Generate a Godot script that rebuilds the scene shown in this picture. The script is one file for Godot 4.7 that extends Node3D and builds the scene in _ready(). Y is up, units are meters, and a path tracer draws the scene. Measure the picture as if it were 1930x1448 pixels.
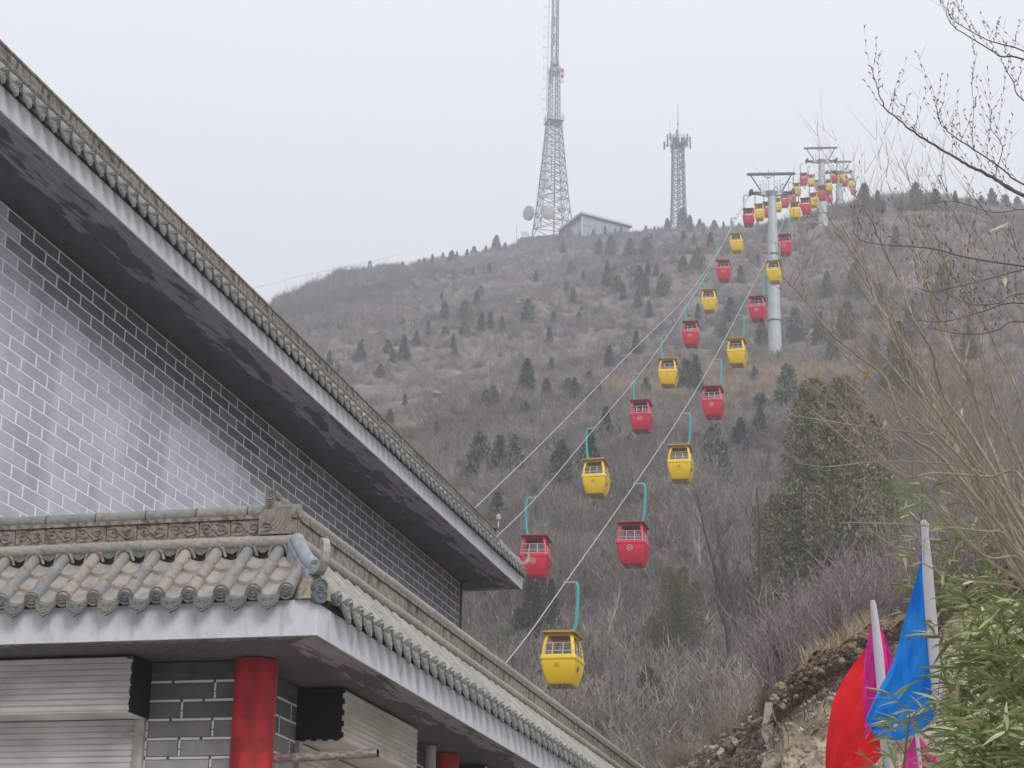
extends Node3D

# ---------------------------------------------------------------- mesh builder
class MB:
	var v := PackedVector3Array()
	var n := PackedVector3Array()
	var uv := PackedVector2Array()
	var col := PackedColorArray()
	var c := Color(1, 1, 1)
	var colored := false

	func tri(a: Vector3, b: Vector3, d: Vector3, na: Vector3, nb: Vector3, nd: Vector3, ua := Vector2(), ub := Vector2(), ud := Vector2()) -> void:
		if (b - a).cross(d - a).dot(na + nb + nd) > 0.0:
			var t := b; b = d; d = t
			t = nb; nb = nd; nd = t
			var q := ub; ub = ud; ud = q
		v.append(a); v.append(b); v.append(d)
		n.append(na); n.append(nb); n.append(nd)
		uv.append(ua); uv.append(ub); uv.append(ud)
		if colored:
			col.append(c); col.append(c); col.append(c)

	# flat quad, corners in order, facing along f
	func quad(a: Vector3, b: Vector3, d: Vector3, e: Vector3, f: Vector3) -> void:
		var m := (b - a).cross(e - a)
		if m.length_squared() < 1e-16:
			m = (d - b).cross(e - b)
		m = m.normalized()
		if m.dot(f) < 0.0:
			m = -m
		tri(a, b, d, m, m, m, Vector2(0, 0), Vector2(1, 0), Vector2(1, 1))
		tri(a, d, e, m, m, m, Vector2(0, 0), Vector2(1, 1), Vector2(0, 1))

	func hexa(p: Array) -> void:   # 0-3 one face, 4-7 the opposite one
		var mid := Vector3()
		for q in p:
			mid += q
		mid /= 8.0
		for f in [[0, 1, 2, 3], [4, 5, 6, 7], [0, 1, 5, 4], [1, 2, 6, 5], [2, 3, 7, 6], [3, 0, 4, 7]]:
			var m: Vector3 = (p[f[0]] + p[f[1]] + p[f[2]] + p[f[3]]) / 4.0
			quad(p[f[0]], p[f[1]], p[f[2]], p[f[3]], m - mid)

	# box between two corners in the frame (o; x, y, z)
	func box(lo: Vector3, hi: Vector3, f := Transform3D()) -> void:
		var p := []
		for z in [lo.z, hi.z]:
			for q in [Vector2(lo.x, lo.y), Vector2(hi.x, lo.y), Vector2(hi.x, hi.y), Vector2(lo.x, hi.y)]:
				p.append(f * Vector3(q.x, q.y, z))
		hexa(p)

	# box with a chamfered front (+z) face
	func brick(lo: Vector3, hi: Vector3, b: float, f := Transform3D()) -> void:
		var o := []
		var i := []
		var r := []
		for q in [Vector2(lo.x, lo.y), Vector2(hi.x, lo.y), Vector2(hi.x, hi.y), Vector2(lo.x, hi.y)]:
			r.append(f * Vector3(q.x, q.y, lo.z))
			o.append(f * Vector3(q.x, q.y, hi.z - b))
		for q in [Vector2(lo.x + b, lo.y + b), Vector2(hi.x - b, lo.y + b), Vector2(hi.x - b, hi.y - b), Vector2(lo.x + b, hi.y - b)]:
			i.append(f * Vector3(q.x, q.y, hi.z))
		var m := f * ((lo + hi) / 2.0)
		quad(i[0], i[1], i[2], i[3], f.basis.z)
		for k in 4:
			var k2 := (k + 1) % 4
			quad(o[k], o[k2], i[k2], i[k], (o[k] + o[k2]) / 2.0 - m + f.basis.z * 0.1)
			quad(r[k], r[k2], o[k2], o[k], (o[k] + o[k2]) / 2.0 - m)

	# round bar through points, radius per point
	func tube(p: Array, r: Array, sides := 8, caps := true) -> void:
		var rings := []
		var dirs := []
		var last := Vector3()
		for k in p.size():
			var t: Vector3 = (p[mini(k + 1, p.size() - 1)] - p[maxi(k - 1, 0)]).normalized()
			var s := last
			if k == 0:
				s = Vector3.UP if absf(t.y) < 0.9 else Vector3.RIGHT
			s = (s - t * s.dot(t)).normalized()
			last = s
			var w := t.cross(s)
			var ring := PackedVector3Array()
			var dd := PackedVector3Array()
			for j in sides:
				var a := TAU * j / sides
				var d := s * cos(a) + w * sin(a)
				dd.append(d)
				ring.append(p[k] + d * r[k])
			rings.append(ring)
			dirs.append(dd)
		for k in p.size() - 1:
			var a0: PackedVector3Array = rings[k]
			var a1: PackedVector3Array = rings[k + 1]
			var d0: PackedVector3Array = dirs[k]
			var d1: PackedVector3Array = dirs[k + 1]
			for j in sides:
				var j2 := (j + 1) % sides
				tri(a0[j], a0[j2], a1[j2], d0[j], d0[j2], d1[j2])
				tri(a0[j], a1[j2], a1[j], d0[j], d1[j2], d1[j])
		if caps:
			for e in [0, p.size() - 1]:
				if r[e] < 0.003:
					continue
				var o: Vector3 = (p[0] - p[1]).normalized() if e == 0 else (p[e] - p[e - 1]).normalized()
				for j in sides:
					tri(p[e], rings[e][j], rings[e][(j + 1) % sides], o, o, o)

	# lathe about axis (origin o, axis d), profile of (radius, along)
	func lathe(o: Vector3, d: Vector3, prof: Array, sides := 16, sharp := true) -> void:
		d = d.normalized()
		var s := (Vector3.UP if absf(d.y) < 0.9 else Vector3.RIGHT)
		s = (s - d * s.dot(d)).normalized()
		var w := d.cross(s)
		for k in prof.size() - 1:
			var q0: Vector2 = prof[k]
			var q1: Vector2 = prof[k + 1]
			var g := Vector2(q1.y - q0.y, -(q1.x - q0.x)).normalized()
			for j in sides:
				var a := TAU * j / sides
				var b := TAU * (j + 1) / sides
				var da := s * cos(a) + w * sin(a)
				var db := s * cos(b) + w * sin(b)
				var na := (da * g.x + d * g.y).normalized()
				var nb := (db * g.x + d * g.y).normalized()
				var p0 := o + d * q0.y + da * q0.x
				var p1 := o + d * q0.y + db * q0.x
				var p2 := o + d * q1.y + db * q1.x
				var p3 := o + d * q1.y + da * q1.x
				if q0.x > 1e-5:
					tri(p0, p1, p2, na, nb, nb)
				if q1.x > 1e-5:
					tri(p0, p2, p3, na, nb, na)

	# outline (Vector2 list) extruded between two depths in frame f
	func slab(outline: PackedVector2Array, z0: float, z1: float, f := Transform3D()) -> void:
		var ix := Geometry2D.triangulate_polygon(outline)
		for z in [z0, z1]:
			var m: Vector3 = f.basis.z.normalized() * (1.0 if z == maxf(z0, z1) else -1.0)
			for k in range(0, ix.size(), 3):
				var q := []
				for j in 3:
					var o := outline[ix[k + j]]
					q.append(f * Vector3(o.x, o.y, z))
				tri(q[0], q[1], q[2], m, m, m)
		for k in outline.size():
			var a := outline[k]
			var b := outline[(k + 1) % outline.size()]
			var e := (b - a).orthogonal().normalized()
			if Geometry2D.is_point_in_polygon((a + b) / 2.0 + e * 0.0005, outline):
				e = -e
			quad(f * Vector3(a.x, a.y, z0), f * Vector3(b.x, b.y, z0), f * Vector3(b.x, b.y, z1), f * Vector3(a.x, a.y, z1), f.basis * Vector3(e.x, e.y, 0))

	# grid of points [row][column], smooth normals
	func sheet(g: Array, towards: Vector3, tile := Vector2(1, 1)) -> void:
		var rows := g.size()
		var cols: int = g[0].size()
		var nn := []
		for i in rows:
			var line := PackedVector3Array()
			for j in cols:
				var du: Vector3 = g[i][mini(j + 1, cols - 1)] - g[i][maxi(j - 1, 0)]
				var dv: Vector3 = g[mini(i + 1, rows - 1)][j] - g[maxi(i - 1, 0)][j]
				var m := du.cross(dv).normalized()
				line.append(m if m.dot(towards) >= 0.0 else -m)
			nn.append(line)
		for i in rows - 1:
			for j in cols - 1:
				var u := [Vector2(j, i), Vector2(j + 1, i), Vector2(j + 1, i + 1), Vector2(j, i + 1)]
				for k in 4:
					u[k] = u[k] / Vector2(cols - 1, rows - 1) * tile
				tri(g[i][j], g[i][j + 1], g[i + 1][j + 1], nn[i][j], nn[i][j + 1], nn[i + 1][j + 1], u[0], u[1], u[2])
				tri(g[i][j], g[i + 1][j + 1], g[i + 1][j], nn[i][j], nn[i + 1][j + 1], nn[i + 1][j], u[0], u[2], u[3])

	func mesh() -> ArrayMesh:
		var a := []
		a.resize(Mesh.ARRAY_MAX)
		a[Mesh.ARRAY_VERTEX] = v
		a[Mesh.ARRAY_NORMAL] = n
		a[Mesh.ARRAY_TEX_UV] = uv
		if colored:
			a[Mesh.ARRAY_COLOR] = col
		var m := ArrayMesh.new()
		m.add_surface_from_arrays(Mesh.PRIMITIVE_TRIANGLES, a)
		return m

# ---------------------------------------------------------------- nodes, names, metas
var M := {}
var used := {}
var rng := RandomNumberGenerator.new()

func numbered(called: String) -> String:
	var k: int = used.get(called, 0)
	used[called] = k + 1
	return called if k == 0 else "%s_%03d" % [called, k]

func tag(o: Node, label: String, category: String, group := "") -> Node:
	o.set_meta("label", label)
	o.set_meta("category", category)
	if group:
		o.set_meta("group", group)
	return o

func thing(called: String, label: String, category: String, at_ := Vector3(), group := "") -> Node3D:
	var o := Node3D.new()
	o.name = numbered(called)
	add_child(o)
	o.position = at_
	tag(o, label, category, group)
	return o

func empty_part(called: String, parent: Node) -> Node3D:
	var o := Node3D.new()
	o.name = called
	parent.add_child(o, true)
	return o

func put(called: String, m, mat_: Material, parent: Node = null, at_ := Vector3()) -> MeshInstance3D:
	var o := MeshInstance3D.new()
	o.mesh = m.mesh() if m is MB else m
	o.material_override = mat_
	o.name = called if parent else numbered(called)
	if parent:
		parent.add_child(o, true)
	else:
		add_child(o)
	o.position = at_
	return o

func kind(o: Node, k: String) -> Node:
	o.set_meta("kind", k)
	return o

func scatter(called: String, mesh_: Mesh, mat_: Material, list: Array, cols: Array, parent: Node = null) -> MultiMeshInstance3D:
	var mm := MultiMesh.new()
	mm.transform_format = MultiMesh.TRANSFORM_3D
	mm.use_colors = true
	mm.mesh = mesh_
	mm.instance_count = list.size()
	for k in list.size():
		mm.set_instance_transform(k, list[k])
		mm.set_instance_color(k, cols[k])
	var o := MultiMeshInstance3D.new()
	o.multimesh = mm
	o.material_override = mat_
	o.name = called if parent else numbered(called)
	if parent:
		parent.add_child(o, true)
	else:
		add_child(o)
	kind(o, "stuff")
	return o

# ---------------------------------------------------------------- materials
func lin(r: float, g: float, b: float) -> Color:
	return Color(r, g, b).linear_to_srgb()

func noise_tex(freq: float, ramp: Array, type := FastNoiseLite.TYPE_SIMPLEX_SMOOTH, octaves := 5, size := 256, seed_ := 1, stretch := 1) -> Texture2D:
	var fn := FastNoiseLite.new()
	fn.noise_type = type
	fn.frequency = freq
	fn.fractal_octaves = octaves
	fn.seed = seed_
	var t := NoiseTexture2D.new()
	t.width = size
	t.height = size * stretch
	t.seamless = true
	t.noise = fn
	var g := Gradient.new()
	g.offsets = PackedFloat32Array()
	var off := PackedFloat32Array()
	var cc := PackedColorArray()
	for p in ramp:
		off.append(p[0])
		cc.append(p[1])
	g.offsets = off
	g.colors = cc
	t.color_ramp = g
	return t

func grey(x: float) -> Color:
	return Color(x, x, x)

func bump_tex(freq: float, size := 256, seed_ := 4) -> Texture2D:
	var fn := FastNoiseLite.new()
	fn.frequency = freq
	fn.fractal_octaves = 5
	fn.seed = seed_
	var t := NoiseTexture2D.new()
	t.width = size
	t.height = size
	t.seamless = true
	t.as_normal_map = true
	t.bump_strength = 6.0
	t.noise = fn
	return t

func mat(color: Color, rough := 0.8, tex: Texture2D = null, scale_ := Vector3.ONE, nrm: Texture2D = null, nscale := 0.5, metal := 0.0) -> StandardMaterial3D:
	var m := StandardMaterial3D.new()
	m.albedo_color = color
	m.roughness = rough
	m.metallic = metal
	if tex:
		m.albedo_texture = tex
	if nrm:
		m.normal_enabled = true
		m.normal_texture = nrm
		m.normal_scale = nscale
	if tex or nrm:
		m.uv1_triplanar = true
		m.uv1_world_triplanar = true
		m.uv1_scale = scale_
	return m

func vmat(rough := 0.9) -> StandardMaterial3D:
	var m := StandardMaterial3D.new()
	m.roughness = rough
	m.vertex_color_use_as_albedo = true
	m.metallic_specular = 0.2
	return m

# ---------------------------------------------------------------- the camera's frame
const F := 3852.0
const ROLL := 0.02
const EYE := Vector3(0, 1.6, 0)
var heading := Vector3()
var side := Vector3()
var pitch := deg_to_rad(18.2)
var yaw := deg_to_rad(14.16)

func ray(px: float, py: float) -> Vector3:
	var dx := px - 965.0
	var dy := py - 724.0
	var xl := dx * cos(ROLL) + dy * sin(ROLL)
	var yl := -dx * sin(ROLL) + dy * cos(ROLL)
	var fw := heading * cos(pitch) + Vector3.UP * sin(pitch)
	var up := Vector3.UP * cos(pitch) - heading * sin(pitch)
	return (fw * F + side * xl - up * yl) / F

func at(px: float, py: float, depth: float) -> Vector3:
	return EYE + ray(px, py) * depth

# ---------------------------------------------------------------- the hill
var sky_a := []
var sky_t := []
var sky_r := []
var hill_noise := FastNoiseLite.new()
var dents := []
const SKYLINE := [[-400, 980, 330], [0, 800, 350], [300, 668, 380], [500, 582, 410], [550, 559, 420], [600, 536, 430], [650, 509, 440], [750, 495, 450], [850, 482, 460], [950, 464, 465], [1000, 448, 470], [1100, 440, 470], [1200, 433, 465], [1300, 424, 455], [1400, 420, 440], [1500, 412, 425], [1580, 402, 410], [1640, 396, 405], [1750, 388, 400], [1930, 386, 395], [2300, 420, 380]]

func make_skyline() -> void:
	for k in SKYLINE:
		var d := ray(k[0], k[1])
		sky_a.append(atan2(d.dot(side), d.dot(heading)))
		sky_t.append(d.y / Vector2(d.x, d.z).length())
		sky_r.append(float(k[2]))
	hill_noise.seed = 11
	hill_noise.frequency = 0.012
	hill_noise.fractal_octaves = 3

func hill_y(x: float, z: float) -> float:
	var d := Vector2(x, z).length()
	var a := atan2(x * side.x + z * side.z, x * heading.x + z * heading.z)
	var k := 0
	while k < sky_a.size() - 2 and a > sky_a[k + 1]:
		k += 1
	var f: float = clampf((a - sky_a[k]) / (sky_a[k + 1] - sky_a[k]), 0.0, 1.0)
	f = f * f * (3.0 - 2.0 * f)
	var t: float = lerpf(sky_t[k], sky_t[k + 1], f)
	var r: float = lerpf(sky_r[k], sky_r[k + 1], f) - 30.0
	var wide := absf(a) - 0.45
	if wide > 0.0:
		t *= maxf(0.0, 1.0 - wide * 1.6)
	var s := t / (1.0 - 52.0 / r)
	var y: float
	if d < 52.0 + 60.0:
		y = s * 9.0 * log(1.0 + exp((d - 52.0) / 9.0))
	else:
		y = s * (d - 52.0)
	if d > r - 25.0:
		var e := d - (r - 25.0)
		y -= s * e * e / 50.0 if e < 50.0 else s * (50.0 + (e - 50.0) * 1.35)
	var calm := smoothstep(45.0, 110.0, d) * (1.0 - 0.75 * smoothstep(r - 90.0, r - 20.0, d))
	for q in dents:
		var e2: float = (Vector2(x, z) - Vector2(q.x, q.z)).length_squared()
		if e2 < 5000.0:
			y += q.y * exp(-e2 / 700.0)
	return y + 0.02 + 1.6 * smoothstep(60.0, 200.0, d) + (0.3 + 1.4 * smoothstep(-0.06, -0.12, a)) * smoothstep(250.0, 380.0, d) + hill_noise.get_noise_2d(x, z) * 5.0 * calm + hill_noise.get_noise_2d(x * 4.0 + 300.0, z * 4.0) * 1.2 * calm

func hill_at(px: float, py: float) -> Vector3:
	var d := ray(px, py)
	var t := 46.0
	var best := -1e9
	var t_best := t
	while t < 520.0:
		var p := EYE + d * t
		var over := hill_y(p.x, p.z) - p.y
		if over >= 0.0:
			t_best = t
			break
		if over / t > best:
			best = over / t
			t_best = t
		t += 0.5
	t = t_best
	var q := EYE + d * t
	return Vector3(q.x, hill_y(q.x, q.z), q.z)

# ---------------------------------------------------------------- tiled eaves
class Run:
	var o: Vector3
	var a: Vector3
	var i: Vector3
	var d: float      # depth of the slope
	var dc: float     # depth of the slope round the corner
	func p(t: float, q: float, v: float) -> Vector3:
		return o + a * t + i * q + Vector3.UP * v
	func sv(q: float) -> float:   # height of the roll tiles' axis
		return 0.30 + 0.40 * (q + 0.05) / (d + 0.05)
	func frame(t: float, q: float, v: float) -> Transform3D:
		return Transform3D(Basis(a, Vector3.UP, -i), p(t, q, v))

func pick(list: Array) -> Material:
	return list[rng.randi() % list.size()]

func eaves(part: Node3D, r: Run, length: float, t0: float, step: float, near: bool, flat_cap := false, mitre := true) -> void:
	# concrete edge, its soffit is built with the wall
	var fb := MB.new()
	var fh := 0.25 if near else 0.218
	fb.box(Vector3(0.0 if near or not mitre else 0.0155, 0, -0.015), Vector3(length, fh, 0), r.frame(0, 0, 0))
	fb.box(Vector3(0.081, 0.02, -0.08), Vector3(length, fh - 0.002, -0.016), r.frame(0, 0, 0))
	put("fascia", fb, M.fascia, part)
	# mortar bed under the tiles, painted dark as the shade in their gaps
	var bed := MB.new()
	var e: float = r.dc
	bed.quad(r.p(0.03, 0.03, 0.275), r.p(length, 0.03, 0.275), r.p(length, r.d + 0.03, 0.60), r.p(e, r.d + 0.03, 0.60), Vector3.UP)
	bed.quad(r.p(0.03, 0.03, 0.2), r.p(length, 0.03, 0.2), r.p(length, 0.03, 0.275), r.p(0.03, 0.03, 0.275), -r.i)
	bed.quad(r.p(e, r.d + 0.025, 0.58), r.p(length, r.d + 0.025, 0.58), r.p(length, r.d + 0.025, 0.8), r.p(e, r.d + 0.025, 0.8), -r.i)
	put("shade_painted_bed", bed, M.void, part)
	var count := int((length - t0) / step)
	var dip := (r.i * (r.d + 0.05) + Vector3.UP * 0.40).normalized()
	for k in count:
		var t := t0 + k * step
		var om := minf(r.d + 0.01, t * r.d / r.dc - 0.01)
		var old := rng.randf()
		# the roll: three lengths, each with a lip of mortar at its joint
		if om > 0.03:
			var segs := 3 if near else 2
			for j in segs:
				var q0 := lerpf(-0.05, om, float(j) / segs)
				var q1 := lerpf(-0.05, om, float(j + 1) / segs)
				var rr := (0.051 if near else 0.047) - 0.002 * j + rng.randf_range(-0.0015, 0.0015)
				var roll := MB.new()
				var w := Vector3(0, rng.randf_range(-0.003, 0.003), 0)
				var p0 := r.p(t, q0, r.sv(q0)) + w
				var p1 := r.p(t, q1, r.sv(q1)) + w
				var l := p0.distance_to(p1)
				roll.tube([p0, p0 + dip * 0.012, p0.lerp(p1, 0.5), p1 - dip * 0.02, p1], [rr, rr + 0.001, rr, rr - 0.001, rr - 0.004], 12 if near else 8)
				if j > 0 and near:
					var joint := MB.new()
					var w0 := rng.randf_range(0.008, 0.03)
					joint.tube([p0 - dip * (w0 + 0.012), p0 - dip * w0 * 0.6, p0 + dip * 0.008, p0 + dip * (0.012 + rng.randf() * 0.03)], [rr - 0.002, rr + 0.006, rr + 0.006, rr - 0.001], 10, false)
					put("mortar_joint", joint, M.mortar, part)
				elif j > 0:
					roll.tube([p0 - dip * 0.02, p0 - dip * 0.008, p0 + dip * 0.006, p0 + dip * 0.016], [rr + 0.001, rr + 0.006, rr + 0.005, rr], 10 if near else 8, false)
				put("roll_tile", roll, pick(M.tiles_pale if not near and not flat_cap else M.tiles if old < (0.55 if near else 0.9) else M.tiles_dusty), part)
		# moulded end disc
		var disc := MB.new()
		var dr := 0.06 if near else 0.055
		var dd := (-r.i * 1.0 + Vector3.DOWN * 0.18).normalized()
		var dp := r.p(t, -0.05, r.sv(-0.05))
		disc.lathe(dp + dip * 0.01, dd, [Vector2(0.05, -0.03), Vector2(dr, 0), Vector2(dr + 0.002, 0.014), Vector2(dr - 0.004, 0.022), Vector2(dr - 0.012, 0.02), Vector2(dr - 0.014, 0.014), Vector2(0.028, 0.014), Vector2(0.021, 0.022), Vector2(0.012, 0.026), Vector2(0, 0.024)], 16 if near else 10)
		if near:
			var c := dp + dd * 0.012
			var up := (Vector3.UP - dd * dd.y).normalized()
			for sx in [-1, 1]:
				disc.tube([c + r.a * 0.025 * sx - up * 0.004, c + r.a * 0.017 * sx + up * 0.023 + dd * 0.004, c + up * 0.018 + dd * 0.004], [0.005, 0.007, 0.006], 6)
				disc.tube([c + r.a * 0.03 * sx - up * 0.012, c + r.a * 0.014 * sx - up * 0.025, c - up * 0.02], [0.004, 0.007, 0.005], 6)
		put("end_disc", disc, M.discs[1] if near and k > 5 else M.discs[0 if rng.randf() < 0.6 else 2], part)
		# pan tiles in the gap
		var tm := t + step * 0.5
		var pm := minf(r.d, tm * r.d / r.dc - 0.03)
		if pm > 0.04:
			var rows := 3 if near else 2
			for j in rows:
				var q0 := lerpf(-0.05, r.d, float(j) / rows)
				var q1 := lerpf(-0.05, r.d, float(j + 1) / rows) + 0.02
				if q0 > pm - 0.03:
					continue
				q1 = minf(q1, pm)
				var pan := MB.new()
				var top := []
				var low := []
				var back := []
				for s in 7:
					var x := (s - 3) / 3.0
					var dv := 0.032 * x * x - (0.052 if near else 0.066)
					top.append(r.p(tm + x * 0.085, q0, r.sv(q0) + dv + 0.034))
					back.append(r.p(tm + x * 0.085, q1, r.sv(q1) + dv))
					low.append(r.p(tm + x * 0.085, q0 + 0.004, r.sv(q0) + dv - 0.002))
				pan.sheet([top, back], Vector3.UP)
				pan.sheet([top, low], -r.i)
				put("pan_tile", pan, pick(M.pans), part)
		# lobed drip tile below the gap
		var drip := MB.new()
		var outline := PackedVector2Array()
		for s in 9:
			var x := (s - 4) / 4.0
			outline.append(Vector2(x * 0.082, 0.035 * x * x + 0.245))
		for q in [Vector2(0.079, 0.262), Vector2(0.073, 0.228), Vector2(0.058, 0.2), Vector2(0.036, 0.18), Vector2(0.017, 0.172), Vector2(0, 0.158), Vector2(-0.017, 0.172), Vector2(-0.036, 0.18), Vector2(-0.058, 0.2), Vector2(-0.073, 0.228), Vector2(-0.079, 0.262)]:
			outline.append(q)
		var fr := r.frame(tm, -0.072, rng.randf_range(-0.005, 0.005))
		fr.basis = fr.basis * Basis(Vector3(1, 0, 0), -0.25) * Basis(Vector3(0, 0, 1), rng.randf_range(-0.05, 0.05))
		if not near:
			fr.basis = fr.basis * Basis.from_scale(Vector3(1.0, 1.2, 1.0))
		# turn about the plate's own upper edge
		fr.origin += r.p(0, 0, 0.26) - r.p(0, 0, 0) - fr.basis * Vector3(0, 0.26, 0)
		drip.slab(outline, -0.008, 0.008, fr)
		var rim := []
		for q in [Vector2(-0.07, 0.262), Vector2(-0.056, 0.218), Vector2(-0.025, 0.193), Vector2(0, 0.185), Vector2(0.025, 0.193), Vector2(0.056, 0.218), Vector2(0.07, 0.262)]:
			rim.append(fr * Vector3(q.x, q.y, 0.009))
		drip.tube(rim, [0.004, 0.005, 0.005, 0.006, 0.005, 0.005, 0.004], 5)
		if near:
			for sx in [-1, 1]:
				var sw := []
				for s in 6:
					var g := s * 0.9
					sw.append(fr * Vector3(sx * (0.026 + 0.017 * cos(g) * (1.0 - s * 0.12)), 0.234 + 0.015 * sin(g) * (1.0 - s * 0.12), 0.009))
				drip.tube(sw, [0.003, 0.004, 0.004, 0.004, 0.004, 0.003], 5)
		var lip := []
		var lip2 := []
		for s in 7:
			var x := (s - 3) / 3.0
			lip.append(fr * Vector3(x * 0.081, 0.035 * x * x + 0.247, 0.008))
			lip2.append(r.p(tm + x * 0.09, 0.0, r.sv(0.0) + 0.032 * x * x - 0.05))
		drip.sheet([lip, lip2], Vector3.UP)
		put("drip_tile", drip, pick(M.drips if near else M.drips_pale), part)
		# upright tile closing the gap at the head
		if near and pm >= r.d - 0.01:
			var gap := MB.new()
			var go := PackedVector2Array()
			for s in 9:
				var x := (s - 4) / 4.0
				go.append(Vector2(x * 0.075, 0.07 * x * x - 0.055))
			gap.slab(go, -0.01, 0.01, r.frame(tm, r.d - 0.005, 0.745))
			put("gap_tile", gap, M.tile_green, part)
			# a fillet of mortar round each roll's head
			var fil := MB.new()
			fil.tube([r.p(t - 0.075, r.d - 0.01, 0.67), r.p(t - 0.05, r.d - 0.012, 0.735), r.p(t, r.d - 0.012, 0.758), r.p(t + 0.05, r.d - 0.012, 0.735), r.p(t + 0.075, r.d - 0.01, 0.67)], [0.012, 0.017, 0.014, 0.017, 0.012], 6)
			put("mortar_fillet", fil, M.mortar, part)
	# ridge tiles in a row above the slope, the carved wall and its coping
	var len_tile := 0.40 if near else 0.62
	var t := e - 0.01
	while t < length:
		var t1 := minf(t + len_tile, length)
		var m := MB.new()
		var c := MB.new()
		var j := rng.randf_range(-0.003, 0.003)
		var rr := 0.048
		m.tube([r.p(t, r.d + 0.01, 0.775 + j), r.p(t + 0.015, r.d + 0.01, 0.775 + j), r.p(t1 - 0.03, r.d + 0.01, 0.775), r.p(t1 - 0.012, r.d + 0.01, 0.775), r.p(t1 - 0.002, r.d + 0.01, 0.775)], [rr - 0.001, rr, rr, rr + 0.005, rr + 0.004], 12 if near else 8)
		put("ridge_tile", m, pick(M.tiles_brown if flat_cap else M.tiles_dusty), part)
		if flat_cap:
			c.box(Vector3(t + 0.004, 0.965, -r.d - 0.17), Vector3(t1 - 0.004, 0.99 + j * 0.5, -r.d - 0.025), r.frame(0, 0, 0))
		else:
			c.tube([r.p(t + 0.02, r.d + 0.07, 1.015 + j), r.p(t1 - 0.035, r.d + 0.07, 1.015), r.p(t1 - 0.015, r.d + 0.07, 1.015), r.p(t1 + 0.005, r.d + 0.07, 1.015)], [0.05, 0.05, 0.055, 0.053], 12 if near else 8)
		put("coping_tile", c, M.panel if flat_cap else pick(M.tiles if near else M.tiles_dusty), part)
		t = t1
	var led := MB.new()
	led.box(Vector3(e + 0.03, 0.815, -r.d - 0.14), Vector3(length, 0.835, -r.d - 0.02), r.frame(0, 0, 0))
	var ph := 0.965 if flat_cap else 0.955
	if not flat_cap:
		led.box(Vector3(e + 0.03, 0.955, -r.d - 0.14), Vector3(length, 0.985, -r.d - 0.02), r.frame(0, 0, 0))
	led.box(Vector3(e + 0.03, 0.835, -r.d - 0.15), Vector3(length, ph, -r.d - 0.05), r.frame(0, 0, 0))
	put("ridge_wall", led, M.panel, part)
	t = e + 0.04
	var pl := 0.245 if near else 0.7
	while t < length - pl:
		var pn := MB.new()
		pn.brick(Vector3(t + 0.004, 0.837, -r.d - 0.05), Vector3(t + pl - 0.004, ph - 0.002, -r.d - 0.034), 0.004, r.frame(0, 0, 0))
		if near:
			var f := r.frame(t + pl / 2.0, r.d + 0.033, 0.895)
			for sx in [-1, 1]:
				var sc := []
				for s in 14:
					var g := s * 0.62
					var q := 0.043 * (1.0 - s / 16.0)
					sc.append(f * Vector3(sx * 0.058 + q * cos(g + 1.0) * 1.15, q * sin(g + 1.0) * sx, 0.002))
				var rad := []
				rad.resize(14)
				rad.fill(0.0055)
				pn.tube(sc, rad, 5)
			pn.tube([f * Vector3(-0.11, -0.03, 0.001), f * Vector3(-0.04, -0.045, 0.003), f * Vector3(0.01, 0.0, 0.003), f * Vector3(0.05, 0.045, 0.003), f * Vector3(0.11, 0.035, 0.001)], [0.004, 0.006, 0.006, 0.006, 0.004], 5)
		put("relief_panel", pn, M.panel if near else pick(M.plain_panels), part)
		t += pl

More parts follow.
